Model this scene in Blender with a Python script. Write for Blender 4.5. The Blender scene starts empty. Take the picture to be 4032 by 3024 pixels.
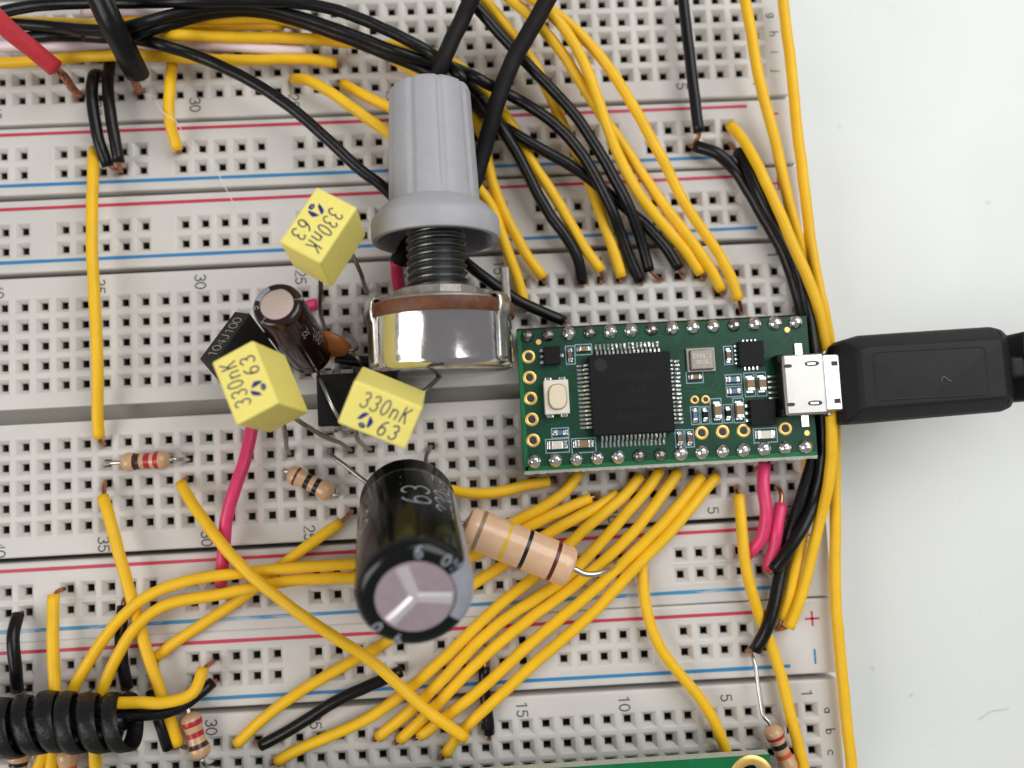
import bpy, bmesh, math, random
from mathutils import Vector, Matrix
random.seed(7)
PI = math.pi
sc = bpy.context.scene
# 1 Blender unit = 1 mm; z = 0 is the top face of the breadboards, x runs right, y up the picture
sc.unit_settings.system = 'METRIC'; sc.unit_settings.scale_length = 0.001
# ------------------------------------------------------------------ camera
cam = bpy.data.cameras.new('camera'); camo = bpy.data.objects.new('camera', cam); sc.collection.objects.link(camo)
camo.matrix_world = Matrix(((0.99828353, 0.05236093, -0.02623593, -37.8168), (-0.05422434, 0.99561478, -0.07622947, -20.9962), (0.02212943, 0.07752125, 0.99674507, 104.7137), (0, 0, 0, 1)))
cam.sensor_width = 36.0; cam.lens = 36.0 * 3250.0 / 4032.0
cam.clip_start = 1.0; cam.clip_end = 3000.0
cam.dof.use_dof = True; cam.dof.focus_distance = 96.0; cam.dof.aperture_fstop = 0.0128
sc.camera = camo
# ------------------------------------------------------------------ light
wd = bpy.data.worlds.new('World'); sc.world = wd; wd.use_nodes = True
wd.node_tree.nodes['Background'].inputs[0].default_value = (0.84, 0.84, 0.85, 1)
wd.node_tree.nodes['Background'].inputs[1].default_value = 0.27
def area(name, loc, target, size, energy, col, sy=None):
    l = bpy.data.lights.new(name, 'AREA'); l.energy = energy; l.color = col; l.size = size
    if sy: l.shape = 'RECTANGLE'; l.size_y = sy
    o = bpy.data.objects.new(name, l); sc.collection.objects.link(o); o.location = loc
    o.rotation_euler = (Vector(target) - Vector(loc)).to_track_quat('-Z', 'Y').to_euler(); return o
area('window_light', (185, 130, 320), (-10, -5, 0), 380, 1250000, (0.985, 0.995, 1.0), 330)
area('room_light', (-310, -120, 280), (-50, -20, 0), 190, 640000, (1.0, 0.955, 0.91), 240)
sc.view_settings.view_transform = 'Standard'; sc.view_settings.look = 'None'
sc.view_settings.exposure = 0.1; sc.view_settings.gamma = 1.0
sc.cycles.use_denoising = True
try: sc.cycles.denoiser = 'OPENIMAGEDENOISE'
except Exception: pass
sc.cycles.max_bounces = 8
# ------------------------------------------------------------------ materials
MT = {}
def mat(name, col, rough=0.5, metal=0.0, var=0.0, vscale=0.6, bump=0.0, bscale=3.0, col2=None, spec=0.5, coat=0.0, sss=0.0, dist=0.05, rvar=0.0):
    m = bpy.data.materials.new(name); m.use_nodes = True; nt = m.node_tree; b = nt.nodes['Principled BSDF']
    b.inputs['Base Color'].default_value = (*col, 1); b.inputs['Roughness'].default_value = rough
    b.inputs['Metallic'].default_value = metal; b.inputs['Specular IOR Level'].default_value = spec
    b.inputs['Coat Weight'].default_value = coat; b.inputs['Coat Roughness'].default_value = 0.08
    if sss: b.inputs['Subsurface Weight'].default_value = sss; b.inputs['Subsurface Radius'].default_value = (1.2, 0.9, 0.6); b.inputs['Subsurface Scale'].default_value = 0.8
    tc = nt.nodes.new('ShaderNodeNewGeometry')
    if var or col2:
        n = nt.nodes.new('ShaderNodeTexNoise'); n.inputs['Scale'].default_value = vscale; n.inputs['Detail'].default_value = 5; n.inputs['Roughness'].default_value = 0.6
        nt.links.new(tc.outputs['Position'], n.inputs['Vector'])
        r = nt.nodes.new('ShaderNodeValToRGB'); r.color_ramp.elements[0].position = 0.33; r.color_ramp.elements[1].position = 0.68
        c2 = col2 or tuple(min(1, c * (1 + var)) for c in col); c1 = col if col2 else tuple(c * (1 - var) for c in col)
        r.color_ramp.elements[0].color = (*c1, 1); r.color_ramp.elements[1].color = (*c2, 1)
        nt.links.new(n.outputs['Fac'], r.inputs['Fac']); nt.links.new(r.outputs['Color'], b.inputs['Base Color'])
        if rvar:
            mr = nt.nodes.new('ShaderNodeMapRange'); mr.inputs['To Min'].default_value = max(0.02, rough - rvar); mr.inputs['To Max'].default_value = min(1, rough + rvar)
            n2 = nt.nodes.new('ShaderNodeTexNoise'); n2.inputs['Scale'].default_value = vscale * 3; n2.inputs['Detail'].default_value = 6
            nt.links.new(tc.outputs['Position'], n2.inputs['Vector']); nt.links.new(n2.outputs['Fac'], mr.inputs['Value']); nt.links.new(mr.outputs['Result'], b.inputs['Roughness'])
    if bump:
        n = nt.nodes.new('ShaderNodeTexNoise'); n.inputs['Scale'].default_value = bscale; n.inputs['Detail'].default_value = 4
        nt.links.new(tc.outputs['Position'], n.inputs['Vector'])
        bp = nt.nodes.new('ShaderNodeBump'); bp.inputs['Strength'].default_value = bump; bp.inputs['Distance'].default_value = dist
        nt.links.new(n.outputs['Fac'], bp.inputs['Height']); nt.links.new(bp.outputs['Normal'], b.inputs['Normal'])
    MT[name] = m; return m
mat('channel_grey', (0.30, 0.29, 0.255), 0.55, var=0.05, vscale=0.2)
mat('board_white', (0.648, 0.625, 0.592), 0.45, var=0.055, vscale=0.07, bump=0.05, bscale=5, rvar=0.1, sss=0.45)
mat('contact', (0.05, 0.042, 0.035), 0.45, metal=0.4, col2=(0.24, 0.19, 0.14), vscale=0.7)
mat('print_black', (0.035, 0.032, 0.03), 0.6, col2=(0.14, 0.135, 0.13), vscale=5)
def worn(name, col, thr):
    m = mat(name, col, 0.5); nt = m.node_tree; b = nt.nodes['Principled BSDF']; g = nt.nodes.new('ShaderNodeNewGeometry')
    n = nt.nodes.new('ShaderNodeTexNoise'); n.inputs['Scale'].default_value = 0.16; n.inputs['Detail'].default_value = 8; n.inputs['Roughness'].default_value = 0.75
    mp = nt.nodes.new('ShaderNodeMapping'); mp.inputs['Scale'].default_value = (1, 5, 1); nt.links.new(g.outputs['Position'], mp.inputs['Vector']); nt.links.new(mp.outputs['Vector'], n.inputs['Vector'])
    r = nt.nodes.new('ShaderNodeValToRGB'); r.color_ramp.elements[0].position = thr; r.color_ramp.elements[1].position = thr + 0.10
    r.color_ramp.elements[0].color = (*col, 1); r.color_ramp.elements[1].color = (*[c * 0.45 + 0.36 for c in col], 1)
    nt.links.new(n.outputs['Fac'], r.inputs['Fac']); nt.links.new(r.outputs['Color'], b.inputs['Base Color'])
worn('line_red', (0.55, 0.035, 0.075), 0.68); worn('line_blue', (0.03, 0.22, 0.47), 0.62); worn('line_blue_worn', (0.04, 0.25, 0.47), 0.50)
mat('yellow', (0.90, 0.525, 0.015), 0.44, var=0.06, vscale=0.35, bump=0.22, bscale=1.3, spec=0.35, rvar=0.12, dist=0.12)
mat('black', (0.005, 0.005, 0.0055), 0.32, var=0.3, vscale=1.5, bump=0.3, bscale=1.3, rvar=0.1, dist=0.12, spec=0.32)
mat('black_matte', (0.011, 0.0095, 0.0105), 0.6, var=0.2, bump=0.08, bscale=6, spec=0.22)
mat('red', (0.58, 0.035, 0.05), 0.5, var=0.08, bump=0.06, bscale=3)
mat('pink', (0.74, 0.045, 0.155), 0.38, var=0.08, bump=0.2, bscale=1.2, dist=0.12)
mat('white', (0.86, 0.74, 0.78), 0.42, var=0.03)
mat('copper', (0.50, 0.22, 0.13), 0.3, metal=0.95, var=0.35, vscale=4)
mat('tin', (0.62, 0.60, 0.56), 0.28, metal=1.0, var=0.12, vscale=2, bump=0.1, bscale=3)
mat('tin_dull', (0.36, 0.335, 0.30), 0.42, metal=1.0, var=0.2, vscale=2, bump=0.1)
mat('solder', (0.84, 0.83, 0.82), 0.13, metal=1.0, var=0.08, vscale=2, bump=0.22, bscale=1.6, dist=0.2)
mat('solder_dark', (0.34, 0.33, 0.31), 0.2, metal=1.0, var=0.25, vscale=1.5, bump=0.3, bscale=1.8, dist=0.2)
mat('chrome', (0.63, 0.605, 0.60), 0.14, metal=1.0, var=0.06, vscale=0.4, bump=0.12, bscale=1.2, rvar=0.08, dist=0.12)
mat('zinc', (0.33, 0.305, 0.28), 0.55, metal=0.8, var=0.2, vscale=1.2, bump=0.3, bscale=3)
mat('thread', (0.17, 0.175, 0.175), 0.38, metal=1.0, var=0.15, vscale=1.5, bump=0.2, bscale=5)
mat('gold', (0.92, 0.60, 0.19), 0.38, metal=0.75, var=0.08)
mat('phenolic', (0.09, 0.026, 0.008), 0.5, col2=(0.165, 0.054, 0.016), vscale=1.0, bump=0.2, bscale=4)
mat('knob_grey', (0.40, 0.40, 0.425), 0.5, var=0.035, vscale=0.8, bump=0.1, bscale=6)
mat('cap_yellow', (0.92, 0.80, 0.205), 0.42, var=0.03, vscale=0.8, bump=0.04, bscale=5)
mat('navy', (0.025, 0.03, 0.11), 0.6, col2=(0.05, 0.055, 0.12), vscale=3)
mat('logo_blue', (0.012, 0.014, 0.20), 0.5)
mat('sleeve_brown', (0.016, 0.005, 0.0055), 0.18, var=0.2, coat=0.2, bump=0.05, bscale=1)
mat('sleeve_black', (0.003, 0.004, 0.0036), 0.17, spec=0.4, bump=0.05, bscale=0.7)
mat('sleeve_grey', (0.30, 0.315, 0.36), 0.4, var=0.1)
mat('alu', (0.60, 0.47, 0.42), 0.5, metal=0.35, var=0.05, vscale=3)
mat('vent_glint', (0.86, 0.80, 0.82), 0.3, metal=0.6)  # reflected glint of the vent lines, painted as a lighter metal
mat('alu_mauve', (0.54, 0.43, 0.47), 0.34, metal=0.55, var=0.07, vscale=1, bump=0.08, bscale=1.5)
mat('mkt_black', (0.024, 0.023, 0.024), 0.5, var=0.1, bump=0.1, bscale=8, spec=0.3)
mat('text_tan', (0.42, 0.36, 0.28), 0.6)
mat('ic_black', (0.006, 0.006, 0.0065), 0.55, var=0.2, bump=0.12, bscale=8, spec=0.2)
mat('ic_mark', (0.018, 0.018, 0.02), 0.5, spec=0.25)
mat('orange', (0.38, 0.125, 0.025), 0.4, var=0.08, bump=0.1)
mat('resistor_tan', (0.60, 0.37, 0.20), 0.3, var=0.08, vscale=1.2, bump=0.12, bscale=1.6, coat=0.3)
mat('resistor_peach', (0.80, 0.51, 0.315), 0.24, var=0.06, vscale=0.8, bump=0.08, bscale=1.2, coat=0.3)
mat('band_red', (0.42, 0.018, 0.03), 0.3); mat('band_brown', (0.05, 0.016, 0.010), 0.3); mat('band_black', (0.008, 0.008, 0.008), 0.3)
mat('band_orange', (0.65, 0.10, 0.03), 0.3); mat('band_yellow', (0.80, 0.50, 0.02), 0.3); mat('band_silver', (0.26, 0.17, 0.11), 0.35, col2=(0.34, 0.23, 0.15), vscale=4); mat('band_darkred', (0.13, 0.012, 0.014), 0.3)
mat('pcb', (0.003, 0.042, 0.022), 0.42, col2=(0.005, 0.068, 0.032), vscale=0.55, bump=0.04, bscale=4, spec=0.28)
mat('pcb_edge', (0.55, 0.58, 0.50), 0.7, var=0.12, vscale=3); mat('pcb_trace', (0.006, 0.095, 0.045), 0.42, spec=0.28)
mat('pcb_bright', (0.006, 0.15, 0.05), 0.42, var=0.12, spec=0.28); mat('via', (0.002, 0.018, 0.011), 0.4)
mat('silk', (0.30, 0.44, 0.50), 0.6, var=0.12, vscale=4)
mat('smd_tan', (0.26, 0.165, 0.075), 0.45, var=0.1); mat('smd_brown', (0.17, 0.10, 0.06), 0.45, var=0.1); mat('smd_blue', (0.10, 0.18, 0.30), 0.35); mat('smd_white', (0.75, 0.70, 0.58), 0.5); mat('smd_black', (0.007, 0.007, 0.007), 0.5, spec=0.2)
mat('button_ivory', (0.80, 0.70, 0.52), 0.42, var=0.03); mat('button_body', (0.78, 0.73, 0.64), 0.5); mat('button_ring', (0.40, 0.25, 0.10), 0.5)
mat('xtal_metal', (0.27, 0.245, 0.22), 0.42, metal=1.0, var=0.08, vscale=2)
mat('usb_metal', (0.47, 0.455, 0.43), 0.36, metal=1.0, var=0.05, bump=0.04, bscale=1.5)
mat('slot_shade', (0.03, 0.03, 0.035), 0.5)  # near-black that paints the shade inside uncut holes and slots
mat('plug_rubber', (0.0135, 0.0135, 0.0145), 0.55, var=0.15, vscale=0.5, bump=0.22, bscale=9, dist=0.03, spec=0.25)
mat('wrap_black', (0.0065, 0.006, 0.006), 0.4, var=0.3, vscale=1.2, bump=0.6, bscale=1.5, spec=0.35, rvar=0.2, dist=0.2)
mat('lint', (0.30, 0.29, 0.28), 0.6); mat('hair', (0.75, 0.73, 0.70), 0.5); mat('hair_dark', (0.42, 0.41, 0.39), 0.6)
def table_mat():
    m = mat('table', (0.77, 0.79, 0.755), 0.36); nt = m.node_tree; b = nt.nodes['Principled BSDF']; g = nt.nodes.new('ShaderNodeNewGeometry')
    prev = None
    for scale, thr, w, dark in ((0.10, 0.025, 0.02, 0.62), (0.045, 0.014, 0.012, 0.6), (0.2, 0.03, 0.025, 0.82)):
        n0 = nt.nodes.new('ShaderNodeTexNoise'); n0.inputs['Scale'].default_value = scale * 5; nt.links.new(g.outputs['Position'], n0.inputs['Vector'])
        ad = nt.nodes.new('ShaderNodeVectorMath'); ad.operation = 'MULTIPLY_ADD'; ad.inputs[1].default_value = (1.2 / scale * 0.12,) * 3
        nt.links.new(n0.outputs['Color'], ad.inputs[0]); nt.links.new(g.outputs['Position'], ad.inputs[2])
        v = nt.nodes.new('ShaderNodeTexVoronoi'); v.inputs['Scale'].default_value = scale; v.inputs['Randomness'].default_value = 1.0
        nt.links.new(ad.outputs['Vector'], v.inputs['Vector'])
        r = nt.nodes.new('ShaderNodeValToRGB'); r.color_ramp.elements[0].position = thr - w; r.color_ramp.elements[1].position = thr + w
        r.color_ramp.elements[0].color = (dark, dark, dark * 0.97, 1); r.color_ramp.elements[1].color = (1, 1, 1, 1)
        nt.links.new(v.outputs['Distance'], r.inputs['Fac'])
        mx = nt.nodes.new('ShaderNodeMix'); mx.data_type = 'RGBA'; mx.blend_type = 'MULTIPLY'; mx.inputs['Factor'].default_value = 0.75
        if prev is None: mx.inputs['A'].default_value = (0.77, 0.79, 0.755, 1)
        else: nt.links.new(prev, mx.inputs['A'])
        nt.links.new(r.outputs['Color'], mx.inputs['B']); prev = mx.outputs['Result']
    ns = nt.nodes.new('ShaderNodeTexNoise'); ns.inputs['Scale'].default_value = 0.035; ns.inputs['Detail'].default_value = 6; ns.inputs['Distortion'].default_value = 1.2; nt.links.new(g.outputs['Position'], ns.inputs['Vector'])
    mr = nt.nodes.new('ShaderNodeMapRange'); mr.inputs['From Min'].default_value = 0.3; mr.inputs['From Max'].default_value = 0.7; mr.inputs['To Min'].default_value = 0.28; mr.inputs['To Max'].default_value = 0.46
    nt.links.new(ns.outputs['Fac'], mr.inputs['Value']); nt.links.new(mr.outputs['Result'], b.inputs['Roughness'])
    nt.links.new(prev, b.inputs['Base Color'])
table_mat()
# ------------------------------------------------------------------ mesh helpers
COL = sc.collection
def V3(p): return Vector(p)
def link(o, parent=None, loc=None):
    COL.objects.link(o)
    if parent is not None:
        o.parent = parent
        off = RL.get(parent.name, Vector((0, 0, 0)))
        if loc is None: o.matrix_parent_inverse = Matrix.Translation(-off)
        else: o.location = Vector(loc) - off
    elif loc is not None: o.location = loc
    return o
RL = {}
def me(name, verts, faces, m, smooth=True, flat=(), slots=None, fm=None):
    d = bpy.data.meshes.new(name); d.from_pydata([tuple(v) for v in verts], [], faces)
    for mm in (slots or [m]): d.materials.append(MT[mm])
    if fm: d.polygons.foreach_set('material_index', fm)
    sm = [smooth] * len(faces)
    for i in flat: sm[i] = False
    d.polygons.foreach_set('use_smooth', sm); d.update(); return d
def obj(name, data, parent=None, loc=None):
    return link(bpy.data.objects.new(name, data), parent, loc)
def tag(o, label, cat, group=None, kind=None):
    if label: o['label'] = label
    if cat: o['category'] = cat
    if group: o['group'] = group
    if kind: o['kind'] = kind
    return o
def thing(name, loc, label, cat, group=None):
    o = bpy.data.objects.new(name, None); COL.objects.link(o); o.location = loc; o.empty_display_size = 1
    RL[o.name] = Vector(loc); return tag(o, label, cat, group)
def plain(o, label): o['label'] = label; return o
def spline(P, step=0.8):
    P = [Vector(p) for p in P]
    if len(P) == 2: P = [P[0], P[0].lerp(P[1], 0.5), P[1]]
    Q = [2 * P[0] - P[1]] + P + [2 * P[-1] - P[-2]]; out = []
    for i in range(1, len(Q) - 2):
        p0, p1, p2, p3 = Q[i - 1:i + 3]; dd = lambda a, b: max((a - b).length ** 0.5, 1e-3)
        t1 = dd(p0, p1); t2 = t1 + dd(p1, p2); t3 = t2 + dd(p2, p3); n = max(2, min(14, int((p2 - p1).length / step)))
        for k in range(n):
            t = t1 + (t2 - t1) * k / n
            A1 = p0 * ((t1 - t) / t1) + p1 * (t / t1); A2 = p1 * ((t2 - t) / (t2 - t1)) + p2 * ((t - t1) / (t2 - t1)); A3 = p2 * ((t3 - t) / (t3 - t2)) + p3 * ((t - t2) / (t3 - t2))
            B1 = A1 * ((t2 - t) / t2) + A2 * (t / t2); B2 = A2 * ((t3 - t) / (t3 - t1)) + A3 * ((t - t1) / (t3 - t1))
            out.append(B1 * ((t2 - t) / (t2 - t1)) + B2 * ((t - t1) / (t2 - t1)))
    out.append(P[-1]); return out
def frames(Q):
    T = []
    for i in range(len(Q)):
        d = Q[min(i + 1, len(Q) - 1)] - Q[max(i - 1, 0)]; T.append(d.normalized() if d.length > 1e-9 else Vector((0, 0, 1)))
    n = T[0].orthogonal().normalized(); F = []
    for i in range(len(Q)):
        n = (n - T[i] * n.dot(T[i])); n = n.normalized() if n.length > 1e-6 else T[i].orthogonal().normalized()
        F.append((T[i], n, T[i].cross(n)))
    return F
def tube(P, r, n=10, step=0.8, rf=None, raw=False):
    Q = [Vector(p) for p in P] if raw else spline(P, step); F = frames(Q); v = []; f = []; L = len(Q)
    for i, (q, (t, a, b)) in enumerate(zip(Q, F)):
        for k in range(n):
            th = 2 * PI * k / n; rr = r if rf is None else r * rf(i / (L - 1), th)
            v.append(q + a * (rr * math.cos(th)) + b * (rr * math.sin(th)))
    for i in range(L - 1):
        for k in range(n): f.append((i * n + k, i * n + (k + 1) % n, (i + 1) * n + (k + 1) % n, (i + 1) * n + k))
    f.append(tuple(range(n - 1, -1, -1))); f.append(tuple(range((L - 1) * n, L * n)))
    return v, f, (len(f) - 2, len(f) - 1)
def tube_me(name, P, r, m, n=10, step=0.8, rf=None, raw=False):
    v, f, c = tube(P, r, n, step, rf, raw); return me(name, v, f, m, True, c)
def axes(ax, ref=(0, 0, 1)):
    w = Vector(ax).normalized(); u = Vector(ref); u = u - w * u.dot(w)
    if u.length < 1e-4: u = w.orthogonal()
    u.normalize(); return u, w.cross(u), w
def lathe(prof, o, ax, n=40, ref=(0, 0, 1), rf=None):
    u, v_, w = axes(ax, ref); o = Vector(o); v = []; f = []
    for r, h in prof:
        for k in range(n):
            th = 2 * PI * k / n; rr = r if rf is None else r * rf(th, h)
            v.append(o + w * h + u * (rr * math.cos(th)) + v_ * (rr * math.sin(th)))
    for i in range(len(prof) - 1):
        for k in range(n): f.append((i * n + k, i * n + (k + 1) % n, (i + 1) * n + (k + 1) % n, (i + 1) * n + k))
    fl = []
    if prof[0][0] > 1e-6: f.append(tuple(range(n - 1, -1, -1))); fl.append(len(f) - 1)
    if prof[-1][0] > 1e-6: f.append(tuple(range((len(prof) - 1) * n, len(prof) * n))); fl.append(len(f) - 1)
    return v, f, fl
def lathe_me(name, prof, o, ax, m, n=40, ref=(0, 0, 1), rf=None):
    v, f, fl = lathe(prof, o, ax, n, ref, rf); d = me(name, v, f, m, True, fl)
    bm = bmesh.new(); bm.from_mesh(d); bmesh.ops.remove_doubles(bm, verts=bm.verts, dist=1e-5)
    for e in bm.edges:
        if len(e.link_faces) == 2 and e.calc_face_angle(0) > 0.7: e.smooth = False
    bm.to_mesh(d); bm.free(); return d
def rbox_me(name, size, m, bev=0.1, seg=2, mtx=None, smooth=False):
    bm = bmesh.new(); bmesh.ops.create_cube(bm, size=1.0); bmesh.ops.scale(bm, vec=size, verts=bm.verts)
    if bev: bmesh.ops.bevel(bm, geom=bm.edges[:] + bm.verts[:], offset=bev, segments=seg, affect='EDGES', profile=0.5)
    if mtx is not None: bm.transform(mtx)
    d = bpy.data.meshes.new(name); bm.to_mesh(d); bm.free(); d.materials.append(MT[m])
    d.polygons.foreach_set('use_smooth', [smooth] * len(d.polygons)); return d
def box_at(name, c, size, m, parent, bev=0.05, seg=1, R=None):
    M4 = Matrix.Translation(Vector(c)) @ (R.to_4x4() if R is not None else Matrix.Identity(4))
    return obj(name, rbox_me(name, size, m, bev, seg, M4), parent)
# ------------------------------------------------------------------ stroke lettering
def arc(cx, cy, rx, ry, a0, a1, n=10): return [(cx + rx * math.cos(math.radians(a0 + (a1 - a0) * i / n)), cy + ry * math.sin(math.radians(a0 + (a1 - a0) * i / n))) for i in range(n + 1)]
GL = {
 '0': [arc(.3, .5, .28, .48, 0, 360, 20)], '1': [[(.12, .8), (.34, .98), (.34, .02)]],
 '2': [arc(.3, .72, .26, .26, 170, -40, 10) + [(.04, .03), (.58, .03)]], '3': [arc(.28, .74, .25, .24, 150, -90, 10) + arc(.28, .27, .28, .26, 90, -150, 10)],
 '4': [[(.44, .02), (.44, .98), (.03, .32), (.6, .32)]], '5': [[(.54, .97), (.12, .97), (.08, .55)] + arc(.29, .32, .27, .30, 130, -150, 12)],
 '6': [arc(.56, .30, .52, .68, 100, 178, 8) + arc(.3, .29, .26, .28, 180, 540, 18)], '7': [[(.04, .97), (.58, .97), (.22, .02)]],
 '8': [arc(.3, .74, .23, .23, 0, 360, 14), arc(.3, .27, .27, .25, 0, 360, 16)], '9': [arc(.3, .7, .26, .27, 0, 360, 16), [(.56, .7), (.5, .35), (.28, .02)]],
 'a': [arc(.27, .26, .23, .25, 0, 360, 14), [(.5, .5), (.5, .02)]], 'b': [[(.08, .98), (.08, .02)], arc(.31, .28, .23, .26, 0, 360, 14)], 'c': [arc(.32, .28, .26, .27, 45, 315, 12)],
 'd': [[(.54, .98), (.54, .02)], arc(.31, .28, .23, .26, 0, 360, 14)], 'e': [[(.06, .3), (.55, .3)] + arc(.31, .28, .25, .27, 5, 310, 12)], 'f': [arc(.42, .8, .18, .18, 90, 180, 5) + [(.24, .02)], [(.06, .55), (.46, .55)]],
 'g': [arc(.3, .28, .23, .25, 0, 360, 14), [(.53, .53), (.53, -.1)] + arc(.31, -.1, .22, .16, 0, -150, 7)], 'h': [[(.08, .98), (.08, .02)], [(.08, .36)] + arc(.3, .34, .22, .2, 180, 0, 7) + [(.52, .02)]],
 'i': [[(.28, .53), (.28, .02)], [(.28, .72), (.28, .78)]], 'j': [[(.34, .53), (.34, -.08)] + arc(.2, -.08, .14, .14, 0, -110, 5), [(.34, .72), (.34, .78)]],
 'n': [[(.06, .6), (.06, .02)], [(.06, .45), (.2, .6), (.42, .6), (.54, .48), (.54, .02)]], 'K': [[(.08, .98), (.08, .02)], [(.58, .98), (.1, .45)], [(.25, .6), (.58, .02)]],
 'J': [[(.46, .98), (.46, .25)] + arc(.26, .25, .2, .23, 0, -150, 7)], 'T': [[(.02, .97), (.58, .97)], [(.3, .97), (.3, .02)]], 'M': [[(.05, .02), (.05, .98), (.3, .45), (.55, .98), (.55, .02)]],
 'X': [[(.05, .02), (.55, .98)], [(.05, .98), (.55, .02)]], 'D': [[(.08, .02), (.08, .98), (.3, .98)] + arc(.3, .5, .26, .48, 90, -90, 10) + [(.08, .02)]], 'V': [[(.03, .98), (.3, .02), (.57, .98)]], 'L': [[(.08, .98), (.08, .02), (.54, .02)]],
 'H': [[(.08, .98), (.08, .02)], [(.52, .98), (.52, .02)], [(.08, .5), (.52, .5)]], 'N': [[(.08, .02), (.08, .98), (.52, .02), (.52, .98)]], 'B': [[(.08, .02), (.08, .98), (.3, .98)] + arc(.3, .75, .22, .23, 90, -90, 8) + arc(.3, .27, .25, .25, 90, -90, 8) + [(.08, .02)]],
 'u': [[(.06, .6), (.06, .2)] + arc(.3, .22, .24, .2, 180, 360, 7) + [(.54, .6)], [(.06, .3), (.06, -.2)]], 'F': [[(.08, .02), (.08, .98), (.54, .98)], [(.08, .52), (.45, .52)]], ' ': [],
 '+': [[(.3, .15), (.3, .85)], [(-.05, .5), (.65, .5)]], '-': [[(-.05, .5), (.65, .5)]]}
def strokes(s, f, h, w, adv=0.78, slant=0.0, center=True, xs=1.0):
    """verts/faces of a line of text; f maps (u, v) in mm to a 3D point"""
    v = []; fc = []; W_ = (len(s) - 1) * adv * h + 0.6 * h * xs; x0 = -W_ / 2 if center else 0; y0 = -h / 2 if center else 0
    for i, ch in enumerate(s):
        for pl in GL[ch]:
            p = [Vector((x0 + (i * adv + x * xs + slant * y) * h, y0 + y * h)) for x, y in pl]; m = len(p); b = len(v)
            cl = (p[0] - p[-1]).length < 1e-4
            for k in range(m):
                a = p[k - 1] if k > 0 else (p[-2] if cl else p[0]); c = p[k + 1] if k < m - 1 else (p[1] if cl else p[-1])
                d = (c - a).normalized(); nn = Vector((-d.y, d.x)) * (w / 2)
                e = Vector((0, 0))
                if not cl and k == 0: e = -d * (w / 2.5)
                if not cl and k == m - 1: e = d * (w / 2.5)
                v.append(f(*(p[k] + nn + e))); v.append(f(*(p[k] - nn + e)))
            for k in range(m - 1): fc.append((b + 2 * k, b + 2 * k + 1, b + 2 * k + 3, b + 2 * k + 2))
    return v, fc
def plane_map(o, U, V):
    o = Vector(o); U = Vector(U); V = Vector(V); return lambda u, v: o + U * u + V * v
def text_obj(name, s, f, h, w, m, parent, adv=0.78, slant=0.0):
    v, fc = strokes(s, f, h, w, adv, slant); return obj(name, me(name, v, fc, m, False), parent)
# ================================================================== setting
tb = obj('tabletop', me('tabletop', [(-900, -900, -8.5), (900, -900, -8.5), (900, 900, -8.5), (-900, 900, -8.5)], [(0, 1, 2, 3)], 'table', False)); tag(tb, 'white tabletop with a few dark specks', None, None, 'structure')
# ================================================================== breadboards
P = 2.54; NC = 63; XR = 3.55; XL = -(NC - 1) * P - 3.6
def block(name, prof, rows, root):
    """prof: list of (y, z) down the section; rows: {index in prof where a hole strip starts: column test}"""
    v = []; f = []; fm = []
    def q(a, b, c, d, m=0):
        n = len(v); v.extend((a, b, c, d)); f.append((n, n + 1, n + 2, n + 3)); fm.append(m)
    for i in range(len(prof) - 1):
        (ya, za), (yb, zb) = prof[i], prof[i + 1]
        if i in rows:
            test = rows[i]; yc = (ya + yb) / 2; h = P / 2
            q((XL, ya, 0), (XL, yb, 0), (-(NC - 1) * P - h, yb, 0), (-(NC - 1) * P - h, ya, 0)); q((h, ya, 0), (h, yb, 0), (XR, yb, 0), (XR, ya, 0))
            for c in range(1, NC + 1):
                x = -(c - 1) * P
                if not test(c): q((x - h, ya, 0), (x - h, yb, 0), (x + h, yb, 0), (x + h, ya, 0)); continue
                R = [[(x - s, yc + s, z), (x - s, yc - s, z), (x + s, yc - s, z), (x + s, yc + s, z)] for s, z in ((h, 0), (1.02, -.012), (0.92, -0.06), (0.82, -0.15), (0.66, -0.36), (0.50, -0.60), (0.44, -0.78), (0.43, -1.0), (0.43, -2.6))]
                b = len(v)
                for r in R: v.extend(r)
                for k in range(8):
                    for j in range(4):
                        f.append((b + 4 * k + j, b + 4 * k + (j + 1) % 4, b + 4 * (k + 1) + (j + 1) % 4, b + 4 * (k + 1) + j)); fm.append(1 if k > 6 else 0)
                f.append((b + 32, b + 33, b + 34, b + 35)); fm.append(1)
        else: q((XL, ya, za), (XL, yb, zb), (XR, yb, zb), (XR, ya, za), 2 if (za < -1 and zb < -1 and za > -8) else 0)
    n = len(prof); b = len(v); v.extend((XR, y, z) for y, z in prof); f.append(tuple(range(b, b + n))); fm.append(0)
    b = len(v); v.extend((XL, y, z) for y, z in prof); f.append(tuple(range(b + n - 1, b - 1, -1))); fm.append(0)
    o = bpy.data.objects.new(name, me(name, v, f, 'board_white', False, slots=['board_white', 'contact', 'channel_grey'], fm=fm)); COL.objects.link(o); o.parent = root; o.location = (0, 0, 8.5); return o
def edge_prof(yt, yb, mid, r=0.32):
    up = [(yt, -8.5), (yt, -r)] + [(yt - r + r * math.cos(a), -r + r * math.sin(a)) for a in (0.4, 0.8, 1.2, PI / 2)]
    dn = [(yb + r - r * math.cos(a), -r + r * math.sin(a)) for a in (PI / 2, 1.2, 0.8, 0.4)] + [(yb, -r), (yb, -8.5)]
    return up + mid + dn, len(up)
def local(name, d, root):
    o = bpy.data.objects.new(name, d); COL.objects.link(o); o.parent = root; o.location = (0, 0, 8.5); return o
railtest = lambda c: c % 6 != 2 and c >= 3
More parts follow.
